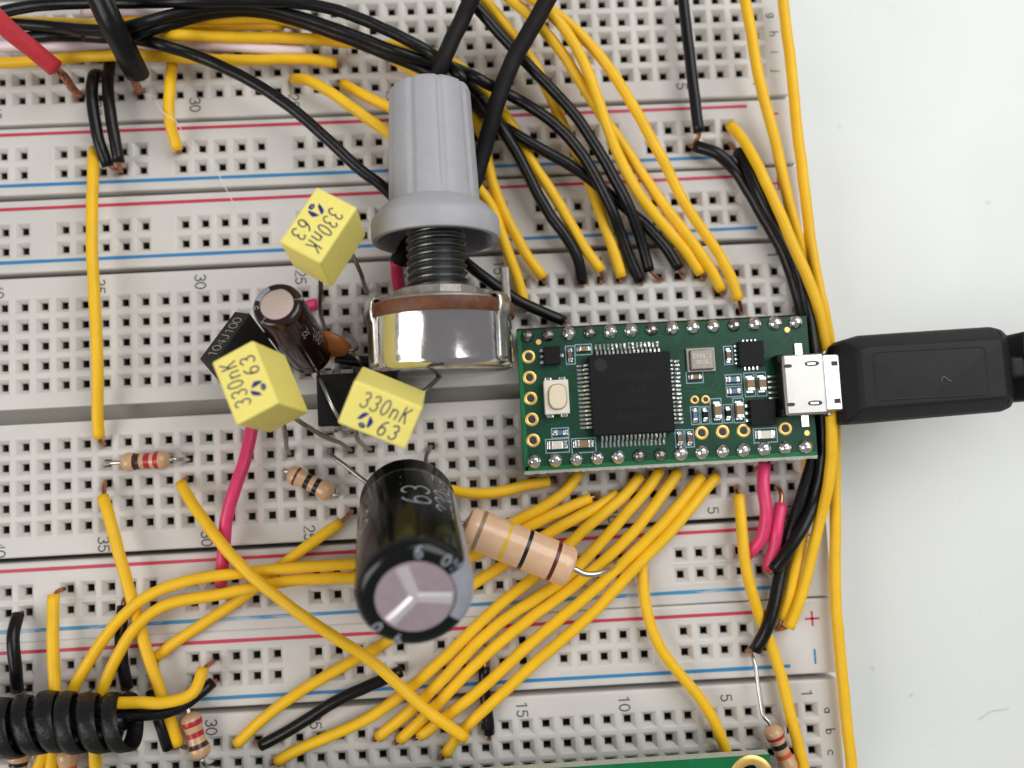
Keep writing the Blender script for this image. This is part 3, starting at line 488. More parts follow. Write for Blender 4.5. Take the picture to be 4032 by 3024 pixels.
# ================================================================== wires
WIRES = [
('thick red stranded cable coming in at the top left corner, copper strands bared','red',1.12,[(-93.55,32.74,12.00),(-92.33,31.23,9.59),(-90.97,30.06,7.08),(-89.60,28.82,4.60)],None,[(-89.37,28.54,4.20),(-89.08,28.23,3.20),(-89.03,27.68,2.00),(-88.83,27.28,0.60),(-89.89,28.36,-2.00)],None),
('thick black cable with ridged sheath ending in bright copper at the top left','black',1.32,[(-81.02,34.37,12.00),(-80.06,31.34,10.35),(-79.65,29.14,7.59),(-79.57,27.68,4.30)],None,[(-80.39,27.58,3.60),(-80.60,27.35,2.60),(-80.99,27.31,0.80),(-82.12,28.29,-2.00)],None),
('black jumper hooped left of its twin, both sharing one hole in the top rail','black',0.72,[(-86.03,29.79,0.40),(-85.75,28.29,2.86),(-85.68,25.40,3.49),(-85.45,22.86,3.44),(-85.04,19.86,2.97),(-84.53,17.02,1.90)],[(-87.11,30.90,-2.00),(-86.08,29.82,0.30)],[(-83.94,16.86,1.40),(-83.59,16.92,0.50),(-84.57,17.69,-2.00)],None),
('black jumper right of its hooped twin, going up under the yellow wire','black',0.72,[(-84.37,33.08,0.85),(-84.29,30.17,1.67),(-84.00,26.81,2.63),(-83.68,23.83,2.94),(-83.28,20.34,2.80),(-83.05,17.39,2.20)],None,[(-83.29,17.03,1.50),(-83.56,16.95,0.40),(-84.57,17.69,-2.00)],None),
('short yellow jumper bowing down from the top rows to the red-marked top rail','yellow',0.69,[(-76.46,32.49,0.72),(-76.27,29.15,2.01),(-76.30,25.70,2.91),(-76.32,22.16,2.86),(-75.95,18.89,1.50)],None,[(-75.94,19.08,1.00),(-76.85,20.33,-2.00)],None),
('lowest of the yellow wires lying across the top left corner','yellow',0.69,[(-98.92,30.90,2.40),(-95.89,30.86,2.44),(-92.90,30.85,2.52),(-89.38,30.93,2.66),(-86.38,31.00,2.83),(-83.37,31.00,2.94),(-80.36,30.91,2.84),(-76.87,30.56,2.91),(-73.88,30.32,2.71),(-70.88,30.12,2.52),(-67.87,29.97,2.41),(-64.86,29.89,2.33),(-61.35,29.90,2.24),(-58.39,29.86,1.94),(-55.53,29.68,1.00)],None,[(-55.47,29.60,0.50),(-55.86,30.71,-2.00)],'wires crossing the top breadboard'),
('yellow wire bending in beside the white wire and ending under the black curves','yellow',0.69,[(-77.84,33.14,1.92),(-75.72,32.12,4.57),(-73.73,31.79,5.63),(-71.60,32.61,3.84),(-68.78,32.44,3.65),(-65.27,32.34,3.30),(-62.26,32.37,2.88),(-58.76,32.40,2.31),(-55.81,32.38,1.64),(-52.30,31.99,1.36)],None,[(-51.60,31.93,0.90),(-50.97,32.00,0.40),(-51.20,33.18,-2.00)],'wires crossing the top breadboard'),
('yellow wire lying highest at the top left, dipping under the thick black cable','yellow',0.69,[(-99.01,36.74,2.20),(-96.05,36.23,2.52),(-92.60,35.82,2.71),(-89.61,35.52,2.80),(-86.69,35.14,3.07),(-83.69,34.36,4.13),(-82.01,34.91,2.87),(-80.53,35.82,1.00),(-77.82,35.62,1.17),(-74.42,35.27,1.59),(-71.49,35.31,1.29),(-68.53,35.07,1.50),(-65.07,34.88,1.58),(-62.07,34.60,1.81)],None,[(-61.56,34.73,1.40),(-60.95,34.91,0.40),(-61.32,36.11,-2.00)],'wires crossing the top breadboard'),
('long yellow wire curving under the black ones to bare copper by number 10','yellow',0.69,[(-81.97,35.92,2.53),(-79.10,35.35,3.29),(-75.79,34.73,4.11),(-72.85,34.63,4.07),(-69.41,34.87,3.50),(-66.42,34.93,3.35),(-63.43,34.86,3.20),(-60.00,34.34,2.90),(-57.18,33.35,2.85),(-54.39,32.25,2.74),(-51.04,31.31,2.52),(-48.07,30.95,2.50),(-45.12,30.48,2.55),(-41.89,29.19,2.63),(-39.34,27.67,2.38),(-36.86,25.29,1.91),(-35.18,22.86,2.13),(-33.67,20.33,2.51),(-32.12,17.23,2.49),(-30.92,14.52,2.80),(-29.18,11.49,2.72),(-27.73,8.88,2.53),(-26.37,6.21,2.25),(-24.65,3.22,1.87),(-22.99,0.73,1.40)],None,[(-22.81,0.33,1.00),(-22.87,-0.37,0.30),(-22.55,-0.04,-2.00)],'wires fanning down above the green circuit board'),
('white wire lying across the top left between yellow wires','white',0.66,[(-99.21,33.33,1.90),(-96.19,33.16,2.13),(-92.71,33.03,2.19),(-89.70,32.92,2.22),(-86.71,32.89,2.12),(-83.38,33.04,1.74),(-80.91,33.13,1.56),(-78.93,32.17,3.38),(-76.82,31.48,4.64),(-76.03,32.51,2.57),(-74.62,33.15,1.10),(-71.55,32.42,2.00),(-68.63,31.89,2.39),(-65.66,31.50,2.39),(-62.23,31.32,1.84),(-59.27,31.34,1.20)],None,None,None),
('white wire half hidden along the very top edge','white',0.66,[(-87.24,37.22,2.00),(-84.30,36.85,2.78),(-81.68,36.13,4.09),(-78.94,35.68,4.86),(-76.68,36.09,4.13),(-74.18,36.90,2.78),(-71.23,37.19,2.52),(-68.16,37.47,2.40)],None,None,None),
('black wire arcing along the top edge and past the knob to the middle board','black',0.72,[(-97.77,35.41,5.00),(-94.84,35.95,5.50),(-91.40,36.19,5.90),(-88.41,36.16,6.16),(-85.41,36.02,6.36),(-81.92,35.83,6.53),(-78.93,35.65,6.70),(-76.00,35.31,7.18),(-72.63,34.81,7.94),(-69.67,34.73,7.96),(-66.19,34.84,7.58),(-63.20,34.81,7.38),(-60.24,34.79,6.95),(-56.80,34.39,6.59),(-53.90,33.62,6.40),(-51.10,32.58,6.18),(-47.94,31.11,5.85),(-45.30,29.71,5.59),(-42.79,28.23,5.19),(-40.70,26.03,6.31),(-39.30,24.36,6.86),(-38.32,24.22,4.53),(-37.19,23.41,2.71),(-36.22,21.27,4.11),(-34.70,18.46,4.81),(-33.18,15.92,4.38),(-31.87,13.25,3.98),(-30.52,10.05,3.56),(-29.07,7.45,3.24),(-27.35,5.04,2.78),(-25.82,2.09,1.92),(-25.42,-0.66,0.80)],None,[(-25.35,-0.79,0.30),(-25.04,-0.40,-2.00)],'wires fanning down above the green circuit board'),
('black wire swooping up from the left edge, second of the black arcs at the top','black',0.72,[(-95.73,35.09,4.00),(-92.77,34.61,4.37),(-89.39,34.00,4.80),(-86.65,33.20,5.67),(-83.36,32.42,6.51),(-80.62,31.89,7.51),(-77.42,32.16,8.07),(-74.80,33.33,7.33),(-71.59,34.39,6.70),(-68.65,34.84,6.42),(-65.19,34.86,6.13),(-62.23,34.42,5.96),(-59.34,33.68,5.68),(-56.04,32.56,5.42),(-53.25,31.47,5.18),(-50.03,30.14,4.87),(-47.27,28.98,4.77),(-44.10,28.21,4.06),(-41.54,27.47,3.93),(-39.20,25.68,5.66),(-37.53,24.04,7.19),(-35.52,23.32,6.24),(-32.92,22.43,4.86),(-30.54,20.72,5.02),(-27.87,18.47,4.90),(-25.88,16.24,4.77),(-24.01,13.29,4.59),(-22.71,10.61,4.25),(-21.35,7.49,3.54),(-20.32,4.98,2.41),(-19.15,1.87,1.49),(-17.93,-0.78,0.70)],None,[(-17.72,-0.92,0.20),(-17.27,-0.53,-2.00)],'wires fanning down above the green circuit board'),
('black wire emerging behind the knob and crossing under two black wires','black',0.72,[(-86.06,32.85,4.54),(-83.13,32.40,4.76),(-80.17,31.63,6.26),(-77.53,31.76,6.88),(-75.01,33.01,6.07),(-71.92,34.31,5.37),(-69.03,34.94,5.03),(-66.08,35.09,4.73),(-62.63,34.61,4.57),(-59.75,33.84,4.28),(-56.95,32.80,4.10),(-53.72,31.45,3.88),(-50.97,30.30,3.57),(-48.21,29.14,3.35),(-45.45,28.10,2.96),(-42.44,26.57,2.70),(-40.15,24.85,2.39),(-37.93,23.16,1.48),(-35.64,20.88,2.15),(-33.90,18.93,3.50),(-31.60,17.17,3.74),(-28.62,15.34,3.50),(-26.08,13.75,3.41),(-23.67,12.00,3.16),(-21.02,9.81,2.52),(-18.79,7.85,2.10),(-16.65,5.75,1.93),(-14.47,3.07,1.78),(-13.01,0.48,1.30)],None,[(-12.65,0.01,0.90),(-12.35,-0.28,0.20),(-11.82,0.11,-2.00)],'wires fanning down above the green circuit board'),
('long black wire sloping from the top left behind the knob shaft to the circuit board','black',0.72,[(-94.06,33.54,3.33),(-91.03,33.57,3.40),(-87.55,33.58,3.28),(-84.55,33.35,3.35),(-81.23,32.64,3.95),(-78.83,31.55,5.31),(-75.80,30.37,6.16),(-73.10,29.75,5.32),(-70.01,28.49,5.00),(-67.41,27.00,5.23),(-64.46,25.10,5.35),(-62.02,23.34,5.33),(-59.34,21.07,5.21),(-57.18,18.99,5.03),(-54.74,16.48,4.75),(-52.64,14.35,4.44),(-49.96,12.20,3.88),(-48.00,10.20,3.13),(-45.87,7.60,2.20),(-43.70,5.71,1.62),(-41.25,3.42,2.32),(-39.02,1.44,2.47),(-36.34,-0.82,2.35),(-33.93,-2.59,2.17),(-30.88,-4.22,1.78),(-28.14,-5.39,1.20)],None,[(-27.91,-5.46,0.80),(-27.50,-5.24,-2.00)],'wires fanning down above the green circuit board'),
('black wire from the top edge passing between the two knob cables','black',0.72,[(-39.38,35.82,6.50),(-37.21,33.74,6.12),(-34.98,31.12,5.51),(-33.01,28.90,5.00),(-30.98,26.70,4.67),(-29.00,24.43,4.59),(-26.81,21.69,4.60),(-25.10,19.21,4.60),(-23.61,16.74,4.56),(-22.19,14.23,4.45),(-20.90,11.55,4.29),(-19.67,8.82,3.96),(-18.58,6.29,3.01),(-17.49,3.26,1.83),(-16.79,0.38,1.20)],None,[(-16.02,-0.12,0.80),(-15.27,-0.60,0.20),(-14.75,-0.22,-2.00)],'wires fanning down above the green circuit board'),
('matte black cable coming from the top edge to behind the grey knob','black_matte',1.00,[(-37.22,33.95,9.00),(-38.73,31.50,8.01),(-40.14,28.88,7.76),(-41.67,25.78,7.49),(-42.66,23.84,5.69),(-43.28,21.54,4.29),(-43.64,18.56,4.25),(-43.97,15.54,4.24),(-44.37,12.54,3.97),(-45.01,9.07,3.98),(-45.93,6.28,4.22),(-47.52,3.78,3.63)],None,None,'matte black cables running behind the knob'),
('matte black cable crossing over the other wires just right of the knob','black_matte',1.04,[(-27.80,33.64,9.50),(-29.44,31.14,8.88),(-31.11,28.71,8.27),(-32.72,26.21,7.70),(-34.30,23.07,7.37),(-35.44,20.31,6.87),(-36.48,17.64,5.91),(-37.41,14.93,4.94),(-38.47,12.18,4.33),(-40.39,9.32,3.65),(-42.44,7.12,3.41),(-44.71,5.28,2.78),(-47.20,3.92,1.69)],None,None,'matte black cables running behind the knob'),
('yellow wire fifth from the right in the fan, mostly under black wires','yellow',0.69,[(-37.01,36.59,5.00),(-35.17,34.14,4.88),(-33.37,31.74,4.59),(-31.31,28.91,4.08),(-29.75,26.38,3.52),(-28.51,23.65,3.06),(-27.35,20.86,2.84),(-25.99,17.59,2.69),(-24.90,14.78,2.36),(-23.88,11.95,1.99),(-23.00,9.05,2.02),(-22.00,5.66,1.95),(-21.11,2.80,1.64),(-20.37,-0.12,1.10)],None,[(-20.39,-0.34,0.70),(-20.09,-0.20,-2.00)],'wires fanning down above the green circuit board'),
('yellow wire second from the right in the fan, passing under the third','yellow',0.69,[(-33.62,34.99,6.60),(-31.00,32.70,6.06),(-28.89,30.61,5.59),(-26.74,27.90,5.00),(-25.12,25.40,4.53),(-23.38,22.37,4.09),(-21.88,19.78,3.85),(-19.98,16.82,3.65),(-18.14,13.83,3.46),(-16.59,11.25,3.29),(-14.69,8.31,3.00),(-12.95,5.87,2.66),(-10.91,3.04,2.24),(-9.26,0.57,1.76),(-7.61,-2.42,0.90)],None,[(-7.53,-2.71,0.40),(-6.86,-2.53,-2.00)],'wires fanning down above the green circuit board'),
('yellow wire third from the right in the fan, lying over the second','yellow',0.69,[(-31.22,34.58,7.46),(-28.80,32.76,7.08),(-26.46,30.22,6.59),(-24.94,27.64,6.21),(-23.58,24.40,5.78),(-22.62,21.55,5.46),(-21.76,18.65,5.16),(-20.69,15.31,4.77),(-19.55,12.52,4.43),(-18.11,9.90,4.00),(-15.99,7.21,3.18),(-14.05,4.98,2.51),(-11.90,2.28,1.85),(-10.22,-0.18,1.20)],None,[(-9.91,-0.42,0.80),(-9.84,-0.79,0.10),(-9.28,-0.42,-2.00)],'wires fanning down above the green circuit board'),
('rightmost yellow wire of the fan, ending deepest in the rows','yellow',0.69,[(-30.69,35.28,6.54),(-28.34,33.43,5.95),(-25.99,31.62,5.47),(-23.51,29.14,5.14),(-21.63,26.78,5.03),(-20.03,24.21,4.99),(-18.64,21.52,4.95),(-17.31,18.81,4.87),(-15.79,15.63,4.72),(-14.76,13.73,4.43),(-14.05,12.30,4.03),(-12.91,9.59,3.70),(-11.42,7.00,3.26),(-9.72,4.53,2.80),(-7.82,1.62,2.23),(-6.53,-1.03,1.68),(-5.59,-3.87,1.10)],None,[(-5.31,-4.35,0.70),(-5.04,-5.20,0.10),(-4.38,-5.04,-2.00)],'wires fanning down above the green circuit board'),
('yellow wire from beside number 25 running under the knob, split at its end','yellow',0.69,[(-61.14,27.82,0.90),(-59.07,26.78,2.72),(-56.21,24.97,3.31),(-53.83,23.11,3.38),(-51.52,21.17,3.32),(-48.75,18.98,3.20),(-46.23,17.35,2.99),(-43.62,15.85,2.80),(-40.64,13.98,2.84),(-38.33,12.07,2.77),(-36.46,9.14,2.73),(-35.50,6.29,2.56),(-34.68,3.40,2.22),(-33.66,0.14,1.46),(-32.98,-2.75,0.80)],None,None,'wires fanning down above the green circuit board'),
('yellow wire tucked just above its neighbour left of the knob','yellow',0.69,[(-54.78,26.94,1.00),(-52.56,25.14,2.04),(-49.54,23.33,2.39),(-46.25,22.06,2.06),(-43.40,21.42,1.20)],[(-55.97,28.65,-2.00),(-55.32,27.38,0.50)],None,None),
('yellow wire disappearing behind the top of the knob','yellow',0.69,[(-48.17,29.90,1.20),(-45.34,27.82,1.38),(-42.94,26.04,1.32),(-40.17,24.01,0.75),(-38.00,21.40,0.92),(-37.11,18.72,1.78),(-36.64,15.29,2.12),(-36.16,12.32,2.18),(-35.07,9.00,2.19),(-33.65,5.79,2.08),(-32.32,3.13,1.80),(-30.40,0.25,1.20)],None,[(-30.26,-0.01,0.70),(-30.13,0.22,-2.00)],'wires fanning down above the green circuit board'),
('straight black jumper standing alone at the upper right, bare copper at its foot','black',0.72,[(-10.40,36.87,2.60),(-10.22,33.78,2.60),(-10.08,30.73,2.60),(-9.98,27.65,2.59),(-9.84,24.07,2.52),(-9.61,21.03,2.31),(-9.32,17.98,1.90)],None,[(-9.23,17.84,1.50),(-9.56,17.21,0.90),(-9.82,16.78,0.10),(-9.35,17.47,-2.00)],None),
('black wire curving from under the bare copper down the right edge','black',0.78,[(-9.76,16.60,1.00),(-7.29,15.25,1.89),(-4.84,12.97,1.48),(-3.43,10.35,1.47),(-1.91,7.19,1.36),(-0.43,4.57,1.18),(0.83,1.84,1.00),(1.76,-1.54,0.84),(2.31,-4.51,0.73),(2.70,-7.99,0.80),(2.81,-10.98,1.19),(2.83,-13.96,1.68),(2.88,-17.46,2.01),(2.75,-20.46,2.09),(2.10,-23.91,2.12),(1.16,-26.77,2.01),(-0.20,-30.01,1.86),(-1.27,-32.82,1.60),(-2.15,-35.68,1.30),(-3.24,-39.00,1.55),(-4.29,-41.76,2.15),(-5.68,-44.89,2.39),(-6.95,-47.48,1.53)],[(-9.54,17.62,-2.00),(-10.05,16.89,0.10)],[(-7.24,-47.66,1.10),(-7.61,-47.78,0.50),(-6.93,-48.38,-2.00)],'wires running down the right edge of the breadboards'),
('black wire hugging the yellow one at the right edge, crossing over at the bottom','black',0.78,[(-4.23,15.48,1.36),(-3.64,12.79,2.58),(-2.65,9.52,3.08),(-1.41,6.80,2.86),(0.32,3.77,2.54),(1.48,1.02,2.38),(2.16,-1.90,2.27),(2.71,-5.37,2.15),(2.96,-8.36,2.28),(2.93,-11.83,2.80),(2.86,-14.80,3.23),(2.96,-17.80,3.49),(2.98,-21.30,3.59),(2.71,-24.29,3.41),(2.20,-27.20,2.88),(1.16,-30.38,2.33),(-0.44,-32.71,3.05),(-2.50,-35.46,3.18),(-4.29,-37.81,2.54)],[(-4.20,17.72,-2.00),(-4.85,16.82,0.20),(-4.59,16.19,0.80)],[(-4.27,-38.26,1.30),(-4.74,-38.19,0.50),(-4.12,-38.43,-2.00)],'wires running down the right edge of the breadboards'),
('yellow wire plugged beside the top rail, running outermost over the black pair','yellow',0.69,[(-4.86,19.24,0.70),(-4.01,16.87,2.36),(-3.08,13.74,3.58),(-2.20,10.91,4.10),(-1.16,8.09,4.19),(0.06,4.80,4.10),(1.05,1.97,3.81),(2.14,-0.84,3.65),(3.31,-4.14,3.30),(4.09,-7.00,2.78),(4.64,-9.89,2.12),(4.72,-13.29,2.21),(4.14,-15.76,3.63),(3.39,-17.90,5.35),(3.28,-20.70,5.30),(3.16,-24.17,4.76),(2.84,-27.10,4.18),(2.42,-29.94,3.26),(1.66,-33.25,2.38),(0.75,-36.11,2.22),(-0.18,-38.98,2.16),(-1.48,-42.22,2.15),(-2.73,-44.98,1.93)],[(-4.41,20.16,-2.00),(-5.03,19.29,0.30)],[(-3.03,-45.12,1.20),(-3.60,-45.39,0.40),(-2.91,-45.90,-2.00)],'wires running down the right edge of the breadboards'),
('yellow wire running down inside the outermost one and under the black pair','yellow',0.69,[(-2.95,35.75,4.00),(-2.55,32.75,3.96),(-2.22,29.28,3.90),(-1.90,26.29,3.80),(-1.44,23.33,3.60),(-0.85,20.40,3.33),(-0.14,16.97,3.05),(0.41,14.03,2.83),(0.93,11.08,2.58),(1.48,8.14,2.27),(2.23,4.75,1.83),(2.98,1.89,1.28),(3.69,-0.99,0.82),(4.25,-4.44,0.71),(4.42,-7.44,0.72),(4.26,-10.43,0.72),(3.82,-13.41,0.72),(3.16,-16.85,0.72),(2.60,-19.80,0.72),(2.14,-22.77,0.72),(1.72,-25.75,0.72),(1.20,-29.22,0.72),(0.67,-32.18,0.79),(-0.06,-35.08,0.96),(-1.01,-37.92,1.22),(-2.17,-41.20,1.30),(-3.20,-44.03,1.02)],None,[(-3.42,-44.87,0.80),(-3.53,-45.39,0.20),(-2.86,-45.91,-2.00)],'wires running down the right edge of the breadboards'),
('outermost yellow wire along the table side, leaving the frame at the bottom','yellow',0.69,[(2.37,35.88,3.40),(2.49,32.86,3.37),(2.62,29.38,3.29),(2.74,26.38,3.20),(2.88,22.89,3.08),(2.99,19.89,2.97),(3.14,16.40,2.81),(3.29,13.41,2.64),(3.49,9.92,2.42),(3.70,6.93,2.22),(3.97,3.45,2.01),(4.16,0.46,1.99),(4.49,-3.03,1.98),(4.92,-5.99,1.91),(5.58,-9.35,1.27),(6.06,-12.17,0.44),(6.09,-15.63,0.21),(5.93,-18.62,0.26),(5.64,-22.11,0.42),(5.33,-25.08,0.63),(4.92,-28.55,0.90),(4.55,-31.52,1.08),(4.17,-35.00,1.22),(3.89,-37.98,1.33),(3.65,-41.47,1.43),(3.54,-44.47,1.48),(3.49,-47.97,1.50),(3.53,-50.97,1.50),(3.63,-54.47,1.50),(3.70,-57.47,1.50),(3.76,-60.95,1.50),(3.81,-63.97,1.50)],None,None,'wires running down the right edge of the breadboards'),
('yellow wire starting right of number 5 and leaving at the bottom right','yellow',0.69,[(-7.47,-28.49,1.30),(-7.69,-31.43,2.00),(-7.74,-34.87,2.43),(-7.50,-37.85,2.40),(-6.76,-41.24,1.94),(-5.89,-44.04,1.34),(-4.84,-47.35,1.20),(-4.09,-50.24,1.49),(-3.54,-53.69,1.76),(-3.13,-56.66,1.89),(-2.59,-60.10,2.00),(-2.09,-63.08,2.10)],[(-6.89,-27.82,-2.00),(-7.50,-27.73,0.20),(-7.62,-28.10,0.90)],None,'wires running down the right edge of the breadboards'),
('pink wire curling from under the green circuit board to the rail','pink',0.78,[(-3.97,-24.61,1.40),(-4.68,-27.33,2.47),(-4.74,-30.80,2.82),(-5.44,-34.12,2.16),(-7.21,-36.16,0.90)],[(-4.27,-25.60,-2.00),(-4.92,-25.53,0.20),(-4.73,-25.22,1.00)],[(-7.38,-36.41,0.30),(-6.80,-36.74,-2.00)],None),
('short pink wire with a bare copper hook beside the curled pink one','pink',0.78,[(-2.39,-29.87,1.50),(-3.27,-32.63,2.21),(-3.75,-35.05,1.87),(-4.46,-37.84,1.00)],[(-1.68,-28.11,-2.00),(-2.35,-27.97,0.10),(-2.15,-28.05,0.60),(-2.11,-28.76,1.20),(-2.23,-29.38,1.40)],[(-4.63,-37.95,0.80),(-4.77,-38.03,0.20),(-4.12,-38.39,-2.00)],None),
('long pink wire coming from beneath a yellow capacitor down to the rail','pink',0.78,[(-67.42,-15.48,1.30),(-67.80,-18.40,2.21),(-68.43,-21.32,2.78),(-69.42,-24.21,3.02),(-70.41,-27.10,2.96),(-71.01,-30.09,2.67),(-71.51,-33.04,2.11),(-72.12,-35.92,1.20)],None,[(-72.24,-36.29,0.70),(-73.09,-36.91,-2.00)],None),
('short pink wire peeking out behind the brown electrolytic capacitor','pink',0.78,[(-62.06,-2.75,1.40),(-61.11,-2.36,1.57),(-60.15,-1.98,1.50),(-59.25,-1.66,1.10)],None,[(-58.74,-0.93,0.50),(-58.73,0.12,-2.00)],None),
('pink wire emerging from black heat shrink under the knob','pink',0.80,[(-48.53,2.63,4.90),(-48.54,0.88,3.66),(-48.53,-0.79,2.32),(-48.43,-2.67,1.30)],None,None,None),
('long yellow jumper hanging straight down the left part of the boards','yellow',0.69,[(-86.90,19.67,0.60),(-86.18,17.44,2.40),(-85.92,14.56,3.03),(-85.89,11.03,3.31),(-85.96,7.99,3.39),(-85.99,4.96,3.40),(-85.86,1.41,3.39),(-85.71,-1.62,3.36),(-85.64,-4.66,3.27),(-85.70,-7.69,3.10),(-85.89,-10.70,2.79),(-86.21,-14.16,2.19),(-86.41,-17.13,1.50)],None,[(-86.40,-17.57,1.00),(-86.43,-17.74,0.10),(-87.31,-17.65,-2.00)],None),
('yellow jumper from below the left resistor crossing down to the bottom board','yellow',0.69,[(-85.98,-24.26,1.60),(-84.85,-26.95,2.43),(-83.75,-30.23,2.93),(-82.98,-33.15,3.06),(-82.35,-36.10,2.88),(-81.61,-39.53,2.55),(-80.83,-42.44,2.45),(-79.99,-45.35,2.37),(-79.14,-48.24,2.26),(-78.22,-51.61,1.97),(-77.53,-54.49,1.30)],[(-87.37,-22.65,-2.00),(-86.35,-22.74,0.20),(-86.19,-23.34,0.80)],[(-77.41,-54.78,0.90),(-77.28,-55.18,0.30),(-77.93,-55.99,-2.00)],None),
('long yellow wire sweeping diagonally over everything from the left rows to bottom centre','yellow',0.69,[(-76.63,-23.23,1.20),(-75.01,-25.40,2.55),(-72.97,-28.00,3.62),(-71.09,-30.25,4.26),(-69.10,-32.45,4.73),(-66.64,-34.92,5.07),(-64.42,-36.93,5.17),(-62.10,-38.85,5.15),(-59.30,-40.95,5.03),(-56.85,-42.68,4.91),(-54.45,-44.49,4.79),(-51.87,-46.85,4.65),(-49.78,-49.01,4.48),(-47.66,-51.10,4.16),(-45.12,-53.41,3.57),(-42.95,-55.35,2.74)],[(-77.01,-22.77,-2.00),(-76.32,-22.76,0.20),(-76.48,-22.96,0.80)],None,None),
('yellow wire dropping from a rail into the black spiral wrap','yellow',0.69,[(-92.03,-35.83,1.70),(-91.69,-38.71,2.60),(-91.46,-42.17,3.04),(-91.31,-45.19,3.20),(-91.14,-48.20,3.41),(-91.26,-51.20,3.29),(-91.88,-54.58,2.69),(-92.47,-57.55,2.40)],[(-92.75,-35.66,-2.00),(-91.70,-35.42,0.20),(-91.96,-35.55,1.00)],None,'yellow wires passing under the spiral wrap'),
('upper of two yellow arcs bending round into the spiral wrap','yellow',0.69,[(-48.81,-33.74,2.40),(-51.82,-33.83,2.72),(-55.30,-33.96,3.01),(-58.30,-34.02,3.25),(-61.80,-34.02,3.51),(-64.81,-34.04,3.67),(-67.81,-34.15,3.75),(-71.32,-34.36,3.87),(-74.31,-34.67,3.91),(-77.73,-35.43,3.94),(-80.47,-36.63,3.98),(-82.86,-38.43,3.91),(-85.19,-41.02,3.64),(-86.95,-43.45,3.39),(-88.64,-45.92,3.05),(-90.54,-48.78,2.35),(-91.93,-51.42,2.11),(-93.26,-54.64,2.26),(-94.42,-57.43,2.40)],None,None,'yellow wires passing under the spiral wrap'),
('lower of two yellow arcs bending round into the spiral wrap','yellow',0.69,[(-52.50,-35.83,2.60),(-56.02,-35.63,2.90),(-59.02,-35.49,3.18),(-62.54,-35.49,3.49),(-65.55,-35.75,3.64),(-69.03,-36.30,3.65),(-72.03,-36.69,3.63),(-75.55,-37.00,3.68),(-78.44,-37.73,3.76),(-81.25,-39.77,3.75),(-83.11,-42.13,3.51),(-84.89,-45.15,3.19),(-86.02,-47.93,2.92),(-86.76,-51.36,2.61),(-87.01,-54.36,2.45),(-87.02,-57.90,2.40)],None,None,'yellow wires passing under the spiral wrap'),
('yellow wire from bare copper by number 25 slanting down left under the arcs','yellow',0.69,[(-56.97,-29.01,1.60),(-59.49,-30.62,2.05),(-62.00,-32.21,2.17),(-64.90,-34.16,2.08),(-67.24,-36.02,1.87),(-69.68,-37.74,1.67),(-72.28,-39.24,1.60),(-75.34,-40.94,1.54),(-77.88,-42.47,1.33),(-80.33,-44.18,0.90)],[(-56.27,-27.98,-2.00),(-56.00,-27.98,0.20),(-56.55,-28.58,1.00)],None,None),
('yellow wire slanting from under the big capacitor to beside number 30','yellow',0.69,[(-22.72,-27.57,1.16),(-25.79,-29.05,2.01),(-28.50,-30.27,2.40),(-31.64,-31.82,2.43),(-34.24,-33.32,2.35),(-37.22,-35.16,2.33),(-39.84,-36.63,2.36),(-42.94,-38.28,2.40),(-45.56,-39.76,2.40),(-48.55,-41.58,2.40),(-51.14,-43.11,2.40),(-54.23,-44.77,2.40),(-56.94,-46.07,2.40),(-60.11,-47.58,2.38),(-62.78,-48.96,2.32),(-65.76,-50.79,2.17),(-68.11,-52.61,1.83),(-70.68,-54.89,1.10)],None,None,'parallel yellow wires running down left from the green circuit board'),
('yellow wire bent out of the spiral wrap with a bare copper tip','yellow',0.69,[(-83.30,-47.98,5.60),(-80.32,-48.24,5.27),(-77.35,-48.45,4.92),(-74.70,-47.74,4.14),(-73.93,-45.44,2.60)],None,[(-73.74,-45.31,1.90),(-73.52,-45.14,0.40),(-74.26,-45.51,-2.00)],None),
('black wire leaving the spiral wrap beneath the yellow one','black',0.70,[(-83.78,-49.54,4.60),(-80.71,-49.89,4.28),(-77.68,-49.86,3.75),(-75.46,-48.98,2.84),(-73.35,-47.40,1.20)],None,[(-73.30,-47.49,0.60),(-74.11,-48.12,-2.00)],None),
('short black jumper at the far left between two rails','black',0.72,[(-96.78,-38.02,0.90),(-96.48,-40.59,2.48),(-96.20,-44.09,2.39),(-96.67,-46.95,1.40)],[(-97.99,-38.37,-2.00),(-96.75,-38.02,0.30)],[(-96.40,-47.17,0.70),(-97.60,-47.84,-2.00)],None),
('short black jumper half hidden beneath the two yellow arcs','black',0.72,[(-84.07,-37.73,0.90),(-84.05,-41.11,1.85),(-83.91,-44.11,1.81),(-83.67,-47.54,1.10)],None,None,None),
('black stub wire beside the resistor marked red red brown','black',0.72,[(-80.84,-48.05,0.90),(-79.93,-50.41,1.67),(-79.35,-52.42,1.71),(-78.88,-54.94,1.10)],None,[(-78.67,-55.09,0.60),(-79.47,-55.90,-2.00)],None),
('black jumper lying diagonally below the big capacitor','black',0.72,[(-50.53,-47.54,0.90),(-53.30,-48.45,1.75),(-56.60,-49.60,2.07),(-59.35,-50.87,2.01),(-62.00,-52.33,1.81),(-65.10,-53.97,1.44),(-67.82,-55.28,1.00)],[(-51.17,-48.11,-2.00),(-50.79,-47.58,0.30)],[(-68.36,-55.07,0.60),(-69.48,-55.75,-2.00)],None),
('short black jumper standing behind the parallel yellow wires at bottom centre','black',0.72,[(-40.36,-47.67,0.90),(-40.48,-50.16,1.20),(-40.23,-53.15,1.15),(-40.19,-55.65,0.90)],None,None,None),
